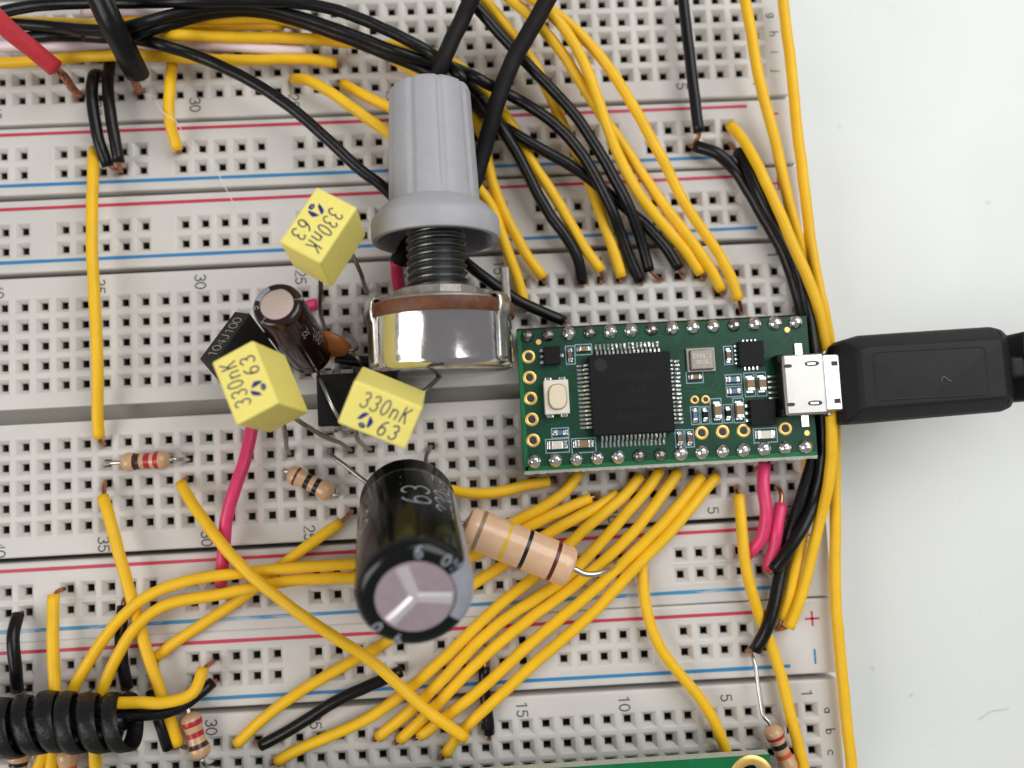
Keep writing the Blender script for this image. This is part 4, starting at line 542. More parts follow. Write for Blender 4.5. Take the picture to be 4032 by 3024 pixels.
('topmost yellow wire leaving the big capacitor towards the circuit board','yellow',0.69,[(-46.25,-24.91,2.00),(-43.40,-25.86,2.32),(-40.46,-26.43,2.45),(-36.97,-26.31,2.18),(-34.06,-25.74,1.71),(-31.12,-25.51,1.10)],None,[(-30.79,-25.49,0.70),(-30.30,-25.58,-2.00)],None),
('first yellow wire left of the bundle, running behind the big resistor','yellow',0.69,[(-27.18,-24.54,1.20),(-29.20,-26.68,1.83),(-31.67,-28.32,2.07),(-34.40,-29.59,2.09),(-37.16,-30.79,2.04),(-39.92,-31.95,2.00),(-42.80,-32.91,2.00)],None,None,'parallel yellow wires running down left from the green circuit board'),
('second yellow wire of the bundle with a rounded tip, behind the big resistor','yellow',0.69,[(-26.12,-27.85,1.30),(-28.96,-28.87,1.80),(-31.77,-29.93,1.97),(-34.57,-31.10,1.98),(-37.29,-32.44,1.92),(-40.05,-33.64,1.90),(-42.90,-34.76,1.90)],None,[(-25.58,-27.82,0.60),(-25.04,-27.90,-2.00)],'parallel yellow wires running down left from the green circuit board'),
('third yellow wire of the bundle, coming out below the big resistor','yellow',0.69,[(-19.73,-25.51,1.20),(-21.80,-27.48,2.20),(-24.57,-29.51,2.70),(-26.93,-31.36,2.54),(-29.25,-33.28,2.43),(-31.56,-35.23,2.41),(-34.37,-37.34,2.46),(-36.84,-39.07,2.54),(-39.23,-40.91,2.59),(-41.55,-42.84,2.60),(-44.23,-45.12,2.56),(-46.56,-47.03,2.50),(-48.93,-48.90,2.42),(-51.80,-50.94,2.32),(-54.42,-52.41,2.21),(-57.19,-53.60,2.07),(-60.01,-54.64,1.87),(-63.24,-55.94,1.55),(-65.96,-57.25,1.20)],[(-19.79,-25.54,-2.00),(-20.12,-25.49,0.40)],None,'parallel yellow wires running down left from the green circuit board'),
('fourth yellow wire of the bundle, passing under the resistor tip','yellow',0.69,[(-17.15,-24.88,1.30),(-19.08,-27.11,2.04),(-21.57,-29.52,2.50),(-23.73,-31.63,2.69),(-25.89,-33.74,2.77),(-28.52,-36.10,2.73),(-30.92,-37.92,2.65),(-33.54,-39.43,2.61),(-36.62,-41.15,2.60),(-39.13,-42.82,2.60),(-41.48,-44.73,2.59),(-44.05,-47.14,2.54),(-46.25,-49.21,2.42),(-48.53,-51.19,2.20),(-51.27,-53.33,1.80),(-53.65,-55.14,1.20)],[(-17.13,-25.23,-2.00),(-17.52,-25.14,0.40)],None,'parallel yellow wires running down left from the green circuit board'),
('fifth yellow wire of the bundle, passing under the resistor lead','yellow',0.69,[(-14.84,-25.15,1.30),(-16.77,-27.39,1.98),(-19.11,-29.94,2.50),(-21.22,-32.08,2.72),(-23.47,-34.08,2.79),(-26.21,-36.29,2.75),(-28.63,-38.08,2.67),(-31.17,-39.70,2.61),(-34.16,-41.56,2.57),(-36.63,-43.29,2.53),(-39.02,-45.12,2.49),(-41.77,-47.32,2.43),(-44.04,-49.30,2.33),(-46.24,-51.35,2.13),(-48.79,-53.71,1.71),(-51.07,-55.65,1.20)],[(-14.56,-25.14,-2.00),(-15.01,-25.08,0.40)],None,'parallel yellow wires running down left from the green circuit board'),
('sixth yellow wire of the bundle, next to last on the right','yellow',0.69,[(-12.03,-25.90,1.30),(-14.11,-27.99,2.08),(-16.60,-30.37,2.66),(-18.81,-32.41,2.93),(-21.09,-34.39,3.05),(-23.43,-36.29,3.07),(-26.21,-38.47,3.00),(-28.60,-40.32,2.92),(-31.01,-42.14,2.85),(-33.44,-43.94,2.79),(-36.24,-46.07,2.72),(-38.59,-47.97,2.63),(-40.94,-49.86,2.49),(-43.35,-51.67,2.25),(-46.17,-53.69,1.79),(-48.66,-55.33,1.20)],[(-11.96,-25.67,-2.00),(-12.47,-25.61,0.40)],None,'parallel yellow wires running down left from the green circuit board'),
('rightmost yellow wire of the bundle, ending lowest in the bottom rows','yellow',0.69,[(-10.16,-26.04,1.30),(-12.31,-28.07,2.04),(-14.79,-30.47,2.70),(-16.98,-32.52,3.06),(-19.25,-34.53,3.23),(-21.89,-36.88,3.28),(-24.08,-38.97,3.20),(-26.33,-40.99,3.10),(-29.08,-43.22,3.01),(-31.48,-45.06,2.96),(-33.91,-46.89,2.91),(-36.68,-49.07,2.81),(-39.02,-50.99,2.64),(-41.33,-52.91,2.29),(-43.77,-55.32,1.55),(-45.66,-57.68,1.20)],[(-9.59,-25.64,-2.00),(-10.18,-25.58,0.40)],None,'parallel yellow wires running down left from the green circuit board'),
('yellow wire curving from the bundle down under the green board at the bottom','yellow',0.69,[(-20.12,-35.68,1.00),(-20.22,-38.67,1.59),(-20.11,-41.67,1.79),(-19.49,-44.62,1.85),(-18.22,-47.35,1.89),(-16.43,-49.80,1.89),(-14.60,-52.21,1.83),(-13.11,-54.84,1.73),(-12.02,-57.65,1.57),(-11.16,-60.57,1.30)],None,None,None),
('black wire lying under the orange capacitor behind the small chip','black',0.72,[(-56.99,-8.55,0.90),(-55.05,-9.03,1.09),(-52.56,-9.28,1.18),(-50.56,-9.20,1.00)],None,[(-50.18,-9.08,0.40),(-50.31,-8.81,-2.00)],None),
]
def strands(nm, Pp, r, m, parent):
    Q = spline(Pp, 0.25); F = frames(Q); v = []; f = []; fl = []
    for s in range(7):
        path = []
        for i, (q, (t, a, b)) in enumerate(zip(Q, F)):
            th = s * 2 * PI / 6 + i * 0.32; rr = (0 if s == 6 else r * 0.62) * (1 - 0.35 * i / len(Q))
            path.append(q + a * rr * math.cos(th) + b * rr * math.sin(th))
        vv, ff, c = tube(path, r * 0.36, 6, raw=True); o_ = len(v); v += vv; f += [tuple(x + o_ for x in g) for g in ff]
    return obj(nm, me(nm, v, f, m, True), parent)
for label, col, r, path, a, b, grp in WIRES:
    thick = r > 0.9; nm = 'cable' if thick else 'jumper_wire'; rf = None
    if label.startswith('thick black'): rf = lambda s, th: 1 + 0.13 * math.cos(2 * th + 0.8) + 0.03 * math.sin(9 * s + th) + 0.05 * abs(math.cos(3 * th))
    elif label.startswith('thick red'): rf = lambda s, th: 1 + 0.02 * math.sin(7 * s + 2 * th)
    ph = [random.uniform(0, 6.3) for _ in range(6)]
    if rf is None: rf = lambda s, th, ph=ph, n_=len(path): 1 + 0.018 * math.sin(n_ * 2.9 * s + ph[0] + th) + 0.018 * math.sin(n_ * 5.3 * s + ph[1] - th)
    path = [tuple(c + (0.035 * math.sin(1.35 * i + ph[k]) if 0 < i < len(path) - 1 else 0) for k, c in enumerate(q)) for i, q in enumerate(path)]
    if not b and col in ('yellow', 'black') and path[-1][2] < 2.2 and -100 < path[-1][0] < 2 and -61 < path[-1][1] < 35:
        e = Vector(path[-1]); d_ = (e - Vector(path[-2])).normalized(); d_.z = min(d_.z, -.25); b = [tuple(e + d_ * .45), tuple(e + d_ * .95 + Vector((0, 0, -.6))), tuple(e + d_ * 1.1 + Vector((0, 0, -3.2)))]
    if not a and col in ('yellow', 'black') and path[0][2] < 1.6 and -100 < path[0][0] < 2 and -61 < path[0][1] < 35:
        e = Vector(path[0]); d_ = (e - Vector(path[1])).normalized(); d_.z = min(d_.z, -.25); a = [tuple(e + d_ * 1.1 + Vector((0, 0, -3.2))), tuple(e + d_ * .95 + Vector((0, 0, -.6))), tuple(e + d_ * .45)]
    o = obj(nm, tube_me(nm, path, r, col, 20 if thick else 12, 0.7, rf)); tag(o, label, 'cable' if thick else 'wire', grp)
    for pts, end in ((a, path[0]), (b, path[-1])):
        if not pts: continue
        seq = list(pts) + [end] if pts is a else [end] + list(pts)
        if pts is b: seq[0] = Vector(path[-1]) + (Vector(path[-2]) - Vector(path[-1])).normalized() * 0.5
        else: seq[-1] = Vector(path[0]) + (Vector(path[1]) - Vector(path[0])).normalized() * 0.5
        if thick: strands('bare_strands', seq, 0.62, 'copper', o)
        else: obj('bare_end', tube_me('bare_end', seq, 0.29, 'copper', 8, 0.3), o)
hs = obj('heat_shrink', tube_me('heat_shrink', [(-46.6, 4.6, 4.2), (-47.5, 3.6, 4.6), (-48.0, 2.8, 4.7), (-48.3, 2.2, 4.5)], 1.25, 'black_matte', 16, 0.5, lambda s, th: 1 - 0.12 * s * s)); tag(hs, 'black heat shrink sleeve under the knob skirt', 'heat shrink')
# ================================================================== potentiometer with knob
AX = Vector((-43.25, 0, 10.0)); AD = Vector((0.004, 1, 0)).normalized()
def ay(y): return AX + AD * y
pt = thing('potentiometer', (-43.25, -8, 0), 'metal potentiometer standing on the middle breadboard, threaded shaft pointing up the picture', 'potentiometer')
obj('can', lathe_me('can', [(0, -12.15), (5.5, -12.15), (7.3, -12.1), (7.9, -11.95), (8.2, -11.65), (8.3, -11.2), (8.3, -6.15), (8.42, -6.0), (7.5, -5.95)], AX, AD, 'chrome', 72), pt)
obj('phenolic_disc', lathe_me('phenolic_disc', [(0, -6.1), (8.58, -6.1), (8.7, -5.95), (8.7, -4.72), (8.58, -4.58), (0, -4.58)], AX, AD, 'phenolic', 64), pt)
obj('front_plate', lathe_me('front_plate', [(0, -4.72), (7.6, -4.72), (7.75, -4.6), (7.75, -4.2), (7.6, -4.05), (0, -4.0)], AX, AD, 'zinc', 64), pt)
nv, nf, nfl = lathe([(5.75, -4.02), (5.6, -3.75), (5.35, -3.55), (5.3, -2.72), (5.1, -2.6), (3.3, -2.55)], AX, AD, 14, (.1, 0, 1))
obj('nut', me('nut', nv, nf, 'zinc', False), pt)
th = [(3.2, -2.7)]; y = -2.55
while y < 6.2: th += [(3.12, y), (3.16, y + .12), (3.5, y + .40), (3.54, y + .46), (3.5, y + .52), (3.16, y + .78)]; y += 0.88
th += [(3.1, y), (0, y)]
def helix_thread():
    n = 48; v = []; f = []; u, v_, w = axes(AD)
    for r, h in th:
        for k in range(n):
            a = 2 * PI * k / n; v.append(AX + w * (h + .88 * k / n * (1 if r > .01 else 0) - .44) + u * (r * math.cos(a)) + v_ * (r * math.sin(a)))
    for i in range(len(th) - 1):
        for k in range(n - 1): f.append((i * n + k, i * n + (k + 1), (i + 1) * n + (k + 1), (i + 1) * n + k))
        if i + 6 < len(th) - 1: f.append((i * n + n - 1, (i + 6) * n, (i + 7) * n, (i + 1) * n + n - 1))
    return me('threaded_bushing', v, f, 'thread', False)
obj('threaded_bushing', helix_thread(), pt)
def strap(t0, t1):
    v = []; f = []; pr = [(6.9, -3.9), (7.9, -3.7), (8.5, -3.85), (8.86, -4.4), (8.9, -5.2), (8.72, -6.2), (8.52, -6.6), (8.48, -10.9), (8.42, -11.5)]; K = 4
    for r, h in pr:
        for k in range(K + 1):
            a = math.radians(t0 + (t1 - t0) * k / K); v.append(ay(h) + Vector((r * math.sin(a), 0, r * math.cos(a))))
    for i in range(len(pr) - 1):
        for k in range(K): f.append((i * (K + 1) + k, i * (K + 1) + k + 1, (i + 1) * (K + 1) + k + 1, (i + 1) * (K + 1) + k))
    d = me('clip', v, f, 'tin', True); o = obj('clip', d, pt); m = o.modifiers.new('t', 'SOLIDIFY'); m.thickness = 0.28; m.offset = 1
for t0, t1 in ((-68, -54), (52, 66), (110, 126), (-126, -110)): strap(t0, t1)
obj('locating_peg', rbox_me('locating_peg', (1.0, 4.4, 1.3), 'zinc', .3, 3, Matrix.Translation((-35.45, -2.5, 11.2))), pt)
for dx in (-5.08, 0, 5.08): obj('pin', rbox_me('pin', (1.2, .5, 5.0), 'tin', .08, 1, Matrix.Translation((-43.18 + dx, -5.3, 0.6))), pt)
obj('terminal_tab', rbox_me('terminal_tab', (13.5, 1.2, 4.5), 'phenolic', .15, 1, Matrix.Translation((-43.2, -5.35, 4.2))), pt)
kb = thing('knob', (-43.2, 13, 3), 'grey tapered plastic knob with flared skirt pushed on the potentiometer shaft', 'knob')
def flute(t, h):
    if h < 7.8: return 1.0
    k = ((t - 0.29) / (2 * PI) * 9) % 1.0; d = min(k, 1 - k)
    return 1 - 0.05 * max(0, 1 - (d / 0.13) ** 2) * min(1, (h - 7.8) / .4)
KP = [(0, 7.6), (3.9, 7.6), (4.2, 7.3), (6.3, 6.3), (6.68, 5.6), (6.72, 3.45), (6.82, 3.25), (7.1, 3.2), (7.34, 3.3), (7.45, 3.6), (7.46, 5.3), (7.34, 5.75), (6.95, 6.2), (6.3, 6.95), (5.75, 7.45), (5.6, 7.55), (5.3, 7.62), (5.26, 8.3), (5.24, 9.5), (5.16, 12), (5.02, 15.2), (4.9, 18), (4.82, 20.0), (4.78, 20.9), (4.62, 21.35), (4.2, 21.6), (2.5, 21.65), (0, 21.65)]
kd = lathe_me('knob_body', KP, AX, AD, 'knob_grey', 128, (0, 0, 1), flute); obj('knob_body', kd, kb)
# ================================================================== film capacitors
def rotv(r): a = Vector(r); return Matrix.Rotation(a.length, 3, a.normalized())
def print_map(c, R, z, flat=True): return lambda u, v: c + R @ Vector((u, v, z))
LOGO = [[(-.88, -.25), (-.78, .12), (-.50, .66), (-.25, .80), (.12, .78), (-.08, .42), (-.48, -.10)], [(.26, .60), (.58, .36), (.80, .02), (.66, -.42), (.46, -.80), (.32, -.70), (.24, -.05)], [(-.58, -.62), (-.34, -.40), (-.06, -.40), (.20, -.62), (.14, -.92), (-.14, -1.02), (-.44, -.92)]]
def film_cap(label, c, rv, dims, leads, logo_u):
    c = Vector(c); R = rotv(rv); t = thing('film_capacitor', (c.x, c.y, 0), label, 'capacitor', 'yellow box capacitors on bent leads')
    M4 = Matrix.Translation(c) @ R.to_4x4(); b = obj('case', rbox_me('case', dims, 'cap_yellow', .26, 3, M4), t)
    z = dims[2] / 2 + .012; f = print_map(c, R, z)
    def bs(nm, d): o = obj(nm, d); o.parent = b
    bs('value_print', me('value_print', *strokes('330nK', lambda u, v: f(u + .12, v + .95), 1.72, .165, .61, .13, True, .68), 'navy', False))
    bs('voltage_print', me('voltage_print', *strokes('63', lambda u, v: f(u + 1.25, v - 1.15), 1.62, .175, .74, .13, True, .78), 'navy', False))
    for pl in LOGO: bs('logo_petal', me('logo_petal', [f(u * 1.0 + logo_u, v * .95 - 1.0) for u, v in pl], [tuple(range(len(pl)))], 'logo_blue', False))
    bs('logo_dot', me('logo_dot', [f(logo_u - .2 + .07 * math.cos(k * PI / 6), -1.64 + .06 * math.sin(k * PI / 6)) + R @ Vector((0, 0, .006)) for k in range(12)], [tuple(range(12))], 'cap_yellow', False))
    for s, pts in zip((-1, 1), leads):
        st = c + R @ Vector((s * 2.5, 0, -dims[2] / 2 + .4)); obj('lead', tube_me('lead', [st, st + R @ Vector((0, 0, -1.2))] + list(pts), .27, 'tin_dull', 8, .4), t)
film_cap('yellow box capacitor standing free left of the knob, its print running down left', (-54.86, 2.55, 16.7), (-.127, -.203, -2.119), (7.3, 5.0, 6.6), [[(-52.4, .7, 9.5), (-52.7, 0.0, 4), (-52.97, -.24, 1), (-53.3, 0, -2)], [(-56.6, -1.7, 11), (-57.6, -3.1, 7), (-58.3, -4.4, 1.5), (-58.42, -5.08, -2)]], -1.2)
film_cap('yellow box capacitor leaning over the black 104J100 capacitor', (-61.75, -13.41, 17.9), (-.273, -.036, 1.962), (7.3, 4.95, 7.2), [[(-58.9, -17.0, 13.2), (-57.9, -18.1, 9.8), (-57.0, -18.9, 7), (-56.4, -19.4, 3.2), (-55.9, -20.2, .3), (-55.88, -20.32, -2)], [(-61.2, -17.9, 11), (-62.6, -19.2, 5), (-63.5, -20.2, .3), (-63.5, -20.32, -2)]], -1.2)
film_cap('yellow box capacitor in front of the potentiometer, its print level', (-49.12, -16.04, 18.1), (.298, .09, -.447), (7.35, 4.85, 6.9), [[(-52.9, -18.0, 12.5), (-53.6, -19.6, 5), (-53.4, -20.2, .6), (-53.34, -20.32, -2)], [(-44.9, -14.0, 12.6), (-44.0, -12.4, 7), (-43.4, -11.4, 4), (-43.6, -10.5, .6), (-43.7, -10.16, -2)]], -1.15)
# black 104J100
Rk = rotv((-.684, .128, 1.14)); ctop = Vector((-67.73, -7.37, 7.83)) + Rk @ Vector((0, 0, 1.75)); ck = ctop - Rk @ Vector((0, 0, 3.4))
bk = thing('box_capacitor', (ck.x, ck.y, 0), 'small black box capacitor printed 104J100, tilted under a yellow one', 'capacitor')
kc = obj('case', rbox_me('case', (7.4, 2.4, 6.8), 'mkt_black', .1, 2, Matrix.Translation(ck) @ Rk.to_4x4()), bk)
o = obj('value_print', me('value_print', *strokes('104J100', lambda u, v: ctop + Rk @ Vector((u - .1, v - .05, .012)), 1.25, .1, .68), 'text_tan', False)); o.parent = kc
for s, e in ((-1, (-68.58, -12.9, -2)), (1, (-63.5, -10.16, -2))):
    st = ck + Rk @ Vector((s * 2.5, 0, -3.2)); obj('lead', tube_me('lead', [st, st + Rk @ Vector((0, 0, -.8)), (e[0], e[1], .8), e], .27, 'tin_dull', 8, .4), bk)
# ================================================================== electrolytic capacitors
def cyl_map(o, ax, r, ref): 
    u, v_, w = axes(ax, ref); o = Vector(o); return lambda s, h: o + w * h + u * (r * math.cos(s / r)) + v_ * (r * math.sin(s / r))
def patch(nm, f, s0, s1, h0, h1, m, ns=10, nh=6):
    v = [f(s0 + (s1 - s0) * i / ns, h0 + (h1 - h0) * j / nh) for j in range(nh + 1) for i in range(ns + 1)]
    return me(nm, v, [(j * (ns + 1) + i, j * (ns + 1) + i + 1, (j + 1) * (ns + 1) + i + 1, (j + 1) * (ns + 1) + i) for j in range(nh) for i in range(ns)], m, True)
def ring_patch(nm, o, ax, ref, prof, a0, a1, m, n=10):
    u, v_, w = axes(ax, ref); o = Vector(o); v = []
    for r, h in prof:
        for k in range(n + 1): a = math.radians(a0 + (a1 - a0) * k / n); v.append(o + w * h + u * (r * math.cos(a)) + v_ * (r * math.sin(a)))
    return me(nm, v, [(j * (n + 1) + i, j * (n + 1) + i + 1, (j + 1) * (n + 1) + i + 1, (j + 1) * (n + 1) + i) for j in range(len(prof) - 1) for i in range(n)], m, True)
def elco(label, base, top, r, sleeve, cap_m, stripe, grp=None, silver=.66):
    base = Vector(base); ax = Vector(top) - base; L = ax.length; ref = (1, 0, 0)
    t = thing('electrolytic_capacitor', (base.x, base.y, 0), label, 'capacitor', grp); k = r / 2.5
    b = obj('sleeve', lathe_me('sleeve', [(0, 0), (r * .55, 0), (r * .8, .05), (r * .93, .25 * k), (r * .97, .6 * k), (r * .90, 1.15 * k), (r * .97, 1.7 * k), (r, 2.1 * k), (r, L - .8 * k), (r * .98, L - .4 * k), (r * .92, L - .12 * k), (r * .82, L), (r * (silver + .03), L - .04), (r * silver, L - .12)], base, ax, sleeve, 64, ref), t)
    obj('can_top', lathe_me('can_top', [(r * (silver + .02), L - .22), (r * (silver + .02), L - .13), (r * silver * .97, L - .1), (0, L - .1)], base, ax, cap_m, 48, ref), t)
    pr = [(r * (silver + .02), L - .02), (r * .82, L + .012), (r * .925, L - .11 * k), (r * .985, L - .4 * k), (r * 1.004, L - .8 * k), (r * 1.004, 2.2 * k)]
    s = obj('polarity_stripe', ring_patch('polarity_stripe', base, ax, ref, pr, stripe[0], stripe[1], 'sleeve_grey')); s.parent = b
    return t, b, base, ax.normalized(), L, ref
def sub_of(t, b, nm, d): o = obj(nm, d); o.parent = b; return o
t, b, o_, ax_, L_, rf_ = elco('small dark brown electrolytic capacitor leaning between the yellow ones', (-59.6, -8.5, 3.6), (-60.35, -4.25, 16.2), 2.75, 'sleeve_brown', 'alu', (115, 165))
f = cyl_map(o_, ax_, 2.76, rf_)
for s, ang, h, sz in (('V35', 205, 6.6, 1.25), ('100uF', 345, 6.4, 1.2), ('35V', 320, 9.6, .9)):
    c_ = math.radians(ang) * 2.76; sub_of(t, b, 'sleeve_print', me('sleeve_print', *strokes(s, lambda u, v, c_=c_, h=h: f(c_ + v, h + u), sz, .12, .8), 'sleeve_grey', False))
fr = lambda rr: (lambda s, v: None)
def top_marks(t, b, o_, ax_, L_, rf_, r, items, h, w, m='sleeve_grey'):
    u, v_, wv = axes(ax_, rf_)
    for s, ang, rr in items:
        a = math.radians(ang); c_ = u * math.cos(a) + v_ * math.sin(a); tg = -u * math.sin(a) + v_ * math.cos(a)
        sub_of(t, b, 'rim_print', me('rim_print', *strokes(s, lambda p, q: o_ + wv * (L_ + .035 - max(0, (rr + q) / r - .84) * r * .35) + c_ * (rr + q) + tg * (-p), h, w), m, False))
top_marks(t, b, o_, ax_, L_, rf_, 2.75, [('5', 188, 2.3), ('T', 10, 2.38), ('1', 235, 2.33)], .7, .1)
obj('lead', tube_me('lead', [Vector((-59.0, -9.0, 3.8)), (-58.9, -10.2, 3.6), (-57.5, -13.4, 5.2), (-56.7, -15.3, 5.4), (-56.0, -17.0, 4.2), (-55.9, -17.9, 1), (-55.88, -17.78, -2)], .26, 'tin', 8, .4), t)
obj('lead', tube_me('lead', [Vector((-60.2, -8.2, 3.9)), (-60.6, -7.4, 2), (-60.96, -7.62, -2)], .26, 'tin', 8, .4), t)
t, b, o_, ax_, L_, rf_ = elco('big black electrolytic capacitor leaning down the picture, pinkish aluminium top', (-48.24, -26.31, 7.0), (-45.82, -34.45, 26.4), 5.65, 'sleeve_black', 'alu_mauve', (-38, 30), None, .66)
u, v_, wv = axes(ax_, rf_)
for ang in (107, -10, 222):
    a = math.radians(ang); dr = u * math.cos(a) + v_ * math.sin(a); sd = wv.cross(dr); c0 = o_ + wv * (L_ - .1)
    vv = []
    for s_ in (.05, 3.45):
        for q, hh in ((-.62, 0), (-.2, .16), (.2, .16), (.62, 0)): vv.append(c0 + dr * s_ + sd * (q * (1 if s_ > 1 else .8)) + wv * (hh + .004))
    sub_of(t, b, 'vent_score', me('vent_score', vv, [(0, 1, 5, 4), (1, 2, 6, 5), (2, 3, 7, 6), (4, 5, 6, 7)], 'vent_glint', False))  # lighter metal paints the glint along each score
f = cyl_map(o_, ax_, 5.66, rf_)
for s, ang, h, sz in (('63V', 80, 9.5, 3.0), ('220uF', 48, 9.0, 2.2), ('63V', 150, 10, 2.6)):
    c_ = math.radians(ang) * 5.66; sub_of(t, b, 'sleeve_print', me('sleeve_print', *strokes(s, lambda uu, v, c_=c_, h=h: f(c_ + v, h - uu), sz, .24, .8), 'sleeve_grey', False))
top_marks(t, b, o_, ax_, L_, rf_, 5.65, [('6', 82, 4.75), ('0', 48, 4.7), ('0', 215, 4.65), ('9', 245, 4.7), ('V', 36, 4.75)], 1.1, .2)
obj('lead', tube_me('lead', [Vector((-49.9, -26.0, 7.3)), (-50.6, -25.4, 6.0), (-51.9, -25.2, 4.2), (-53.7, -24.16, 2.9), (-56.2, -22.1, 2.4), (-57.9, -20.8, 1.7), (-58.4, -20.2, .4), (-58.42, -20.32, -2)], .28, 'tin_dull', 8, .4), t)
obj('lead', tube_me('lead', [Vector((-46.6, -25.6, 7.4)), (-46.1, -24.4, 6.0), (-46.0, -23.2, 4.2), (-46.2, -21.8, 2.6), (-45.8, -20.6, .9), (-45.72, -20.32, -2)], .28, 'tin_dull', 8, .4), t)
# ================================================================== DIP chip
ic = thing('dual_inline_chip', (-54.2, -14, 0), 'small black eight pin chip half hidden under the yellow capacitors', 'chip')
box_at('chip_body', (-54.15, -14.1, 2.75), (9.5, 6.3, 3.2), 'ic_black', ic, .18, 2)
for k in range(4):
    for s, yy in ((1, -10.35), (-1, -17.65)):
        x = -57.9 + k * P; o = obj('chip_pin', me('chip_pin', [(x + a, yy + bq * s, z) for a, bq, z in ((-.75, -.75, 3.05), (.75, -.75, 3.05), (.75, 0, 3.05), (-.75, 0, 3.05), (-.75, .12, 2.0), (.75, .12, 2.0), (-.25, .05, -1), (.25, .05, -1))], [(0, 1, 2, 3), (3, 2, 5, 4), (4, 5, 7, 6)], 'tin_dull', False), ic)
        m = o.modifiers.new('t', 'SOLIDIFY'); m.thickness = .25
# orange ceramic
cc = thing('ceramic_capacitor', (-56.5, -7.3, 0), 'orange ceramic disc capacitor tucked beside the brown electrolytic', 'capacitor')
u, v_, w = Vector((.93, -.32, -.1)).normalized(), Vector((.25, .55, .8)).normalized(), None
w = u.cross(v_).normalized(); v_ = w.cross(u); cc0 = Vector((-57.0, -7.3, 4.6)); vv = []; ff = []; N = 28; K = 10
for j in range(K + 1):
    ph = -PI / 2 + PI * j / K
    for k in range(N):
        a = 2 * PI * k / N; rr = math.cos(ph) * (2.3 + .35 * max(0, math.cos(a)) ** 6); vv.append(cc0 + u * (rr * math.cos(a)) + v_ * (rr * math.sin(a) * .86) + w * (math.sin(ph) * .95))
for j in range(K):
    for k in range(N): ff.append((j * N + k, j * N + (k + 1) % N, (j + 1) * N + (k + 1) % N, (j + 1) * N + k))
obj('body', me('body', vv, ff, 'orange', True), cc)
obj('lead', tube_me('lead', [cc0 + u * 2.2, (-54.5, -8.2, 4.6), (-53.9, -8.0, 4.2), (-54.6, -6.6, 2.4), (-55.7, -5.5, .8), (-55.88, -5.08, -2)], .25, 'tin_dull', 8, .4), cc)
obj('lead', tube_me('lead', [cc0 + u * 2.2 - v_ * .3, (-54.2, -8.6, 4.4), (-53.6, -9.2, 5.2), (-53.4, -10.2, 2.5), (-53.34, -10.16, -2)], .25, 'tin_dull', 8, .4), cc)
# ================================================================== resistors
def resistor(label, A, B, r, bands, leadA, leadB, m='resistor_tan', dog=True, lr=.26):
    A = Vector(A); B = Vector(B); ax = B - A; L = ax.length; t = thing('resistor', ((A + B).to_tuple()[0] / 2, (A + B).to_tuple()[1] / 2, 0), label, 'resistor', 'striped resistors' if dog else None)
    if dog: pr = [(0, 0), (.3 * r, .02), (.62 * r, .22), (.9 * r, .55), (r, 1.0), (.98 * r, 1.45), (.84 * r, 1.95), (.82 * r, L / 2), (.84 * r, L - 1.95), (.98 * r, L - 1.45), (r, L - 1.0), (.9 * r, L - .55), (.62 * r, L - .22), (.3 * r, L - .02), (0, L)]
    else: pr = [(0, -.35), (.22 * r, -.3), (.4 * r, -.1), (.7 * r, .02), (.9 * r, .22), (.98 * r, .6), (r, 1.2), (r, L / 2), (r, L - 1.2), (.98 * r, L - .6), (.9 * r, L - .22), (.7 * r, L - .02), (.4 * r, L + .1), (.22 * r, L + .3), (0, L + .35)]
    b = obj('body', lathe_me('body', pr, A, ax, m, 36), t)
    def rad(h):
        for (r0, h0), (r1, h1) in zip(pr, pr[1:]):
            if h0 <= h <= h1: return r0 + (r1 - r0) * (h - h0) / max(h1 - h0, 1e-6)
    for h, w_, bm_ in bands:
        hs_ = [h - w_ / 2 + w_ * i / 4 for i in range(5)]
        o = obj('colour_band', lathe_me('colour_band', [(rad(hs_[0]) - .02, hs_[0])] + [(rad(x) + .014, x) for x in hs_] + [(rad(hs_[-1]) - .02, hs_[-1])], A, ax, bm_, 36)); o.parent = b
    w_ = ax.normalized()
    for s, p, dr in ((A, leadA, 1), (B, leadB, -1)):
        if p: obj('lead', tube_me('lead', [s + w_ * (.3 * dr), s - w_ * (.5 * dr)] + list(p), lr, 'tin', 8, .3), t)
    return t
resistor('tan resistor with brown and two red bands lying level at the left', (-83.75, -20.25, 1.5), (-77.75, -20.22, 1.5), 1.17, [(2.05, .75, 'band_brown'), (3.35, .72, 'band_red'), (4.5, .62, 'band_red')], [(-85.2, -20.25, 1.3), (-86.1, -20.3, .6), (-86.36, -20.32, -2)], [(-76.9, -20.25, 1.2), (-76.3, -20.3, .4), (-76.2, -20.32, -2)])
resistor('tan resistor with dark red and two black bands left of the big capacitor', (-63.3, -22.55, 1.8), (-57.8, -25.6, 1.8), 1.2, [(1.25, .28, 'band_darkred'), (2.75, .6, 'band_black'), (4.0, .6, 'band_black')], [(-63.9, -22.6, .8), (-63.5, -22.86, -2)], [(-57.5, -25.8, 1), (-57.9, -25.6, -2)])
resistor('tan resistor with two red bands and a brown one beside number 30', (-75.95, -50.6, 2.1), (-74.5, -56.1, 2.1), 1.2, [(1.25, .62, 'band_red'), (2.6, .62, 'band_red'), (3.95, .55, 'band_brown')], [(-76.3, -48.8, 1.8), (-76.3, -47.8, .8), (-76.2, -47.6, -2)], [(-74.3, -57.3, 1.0), (-74.3, -58.0, -2)])
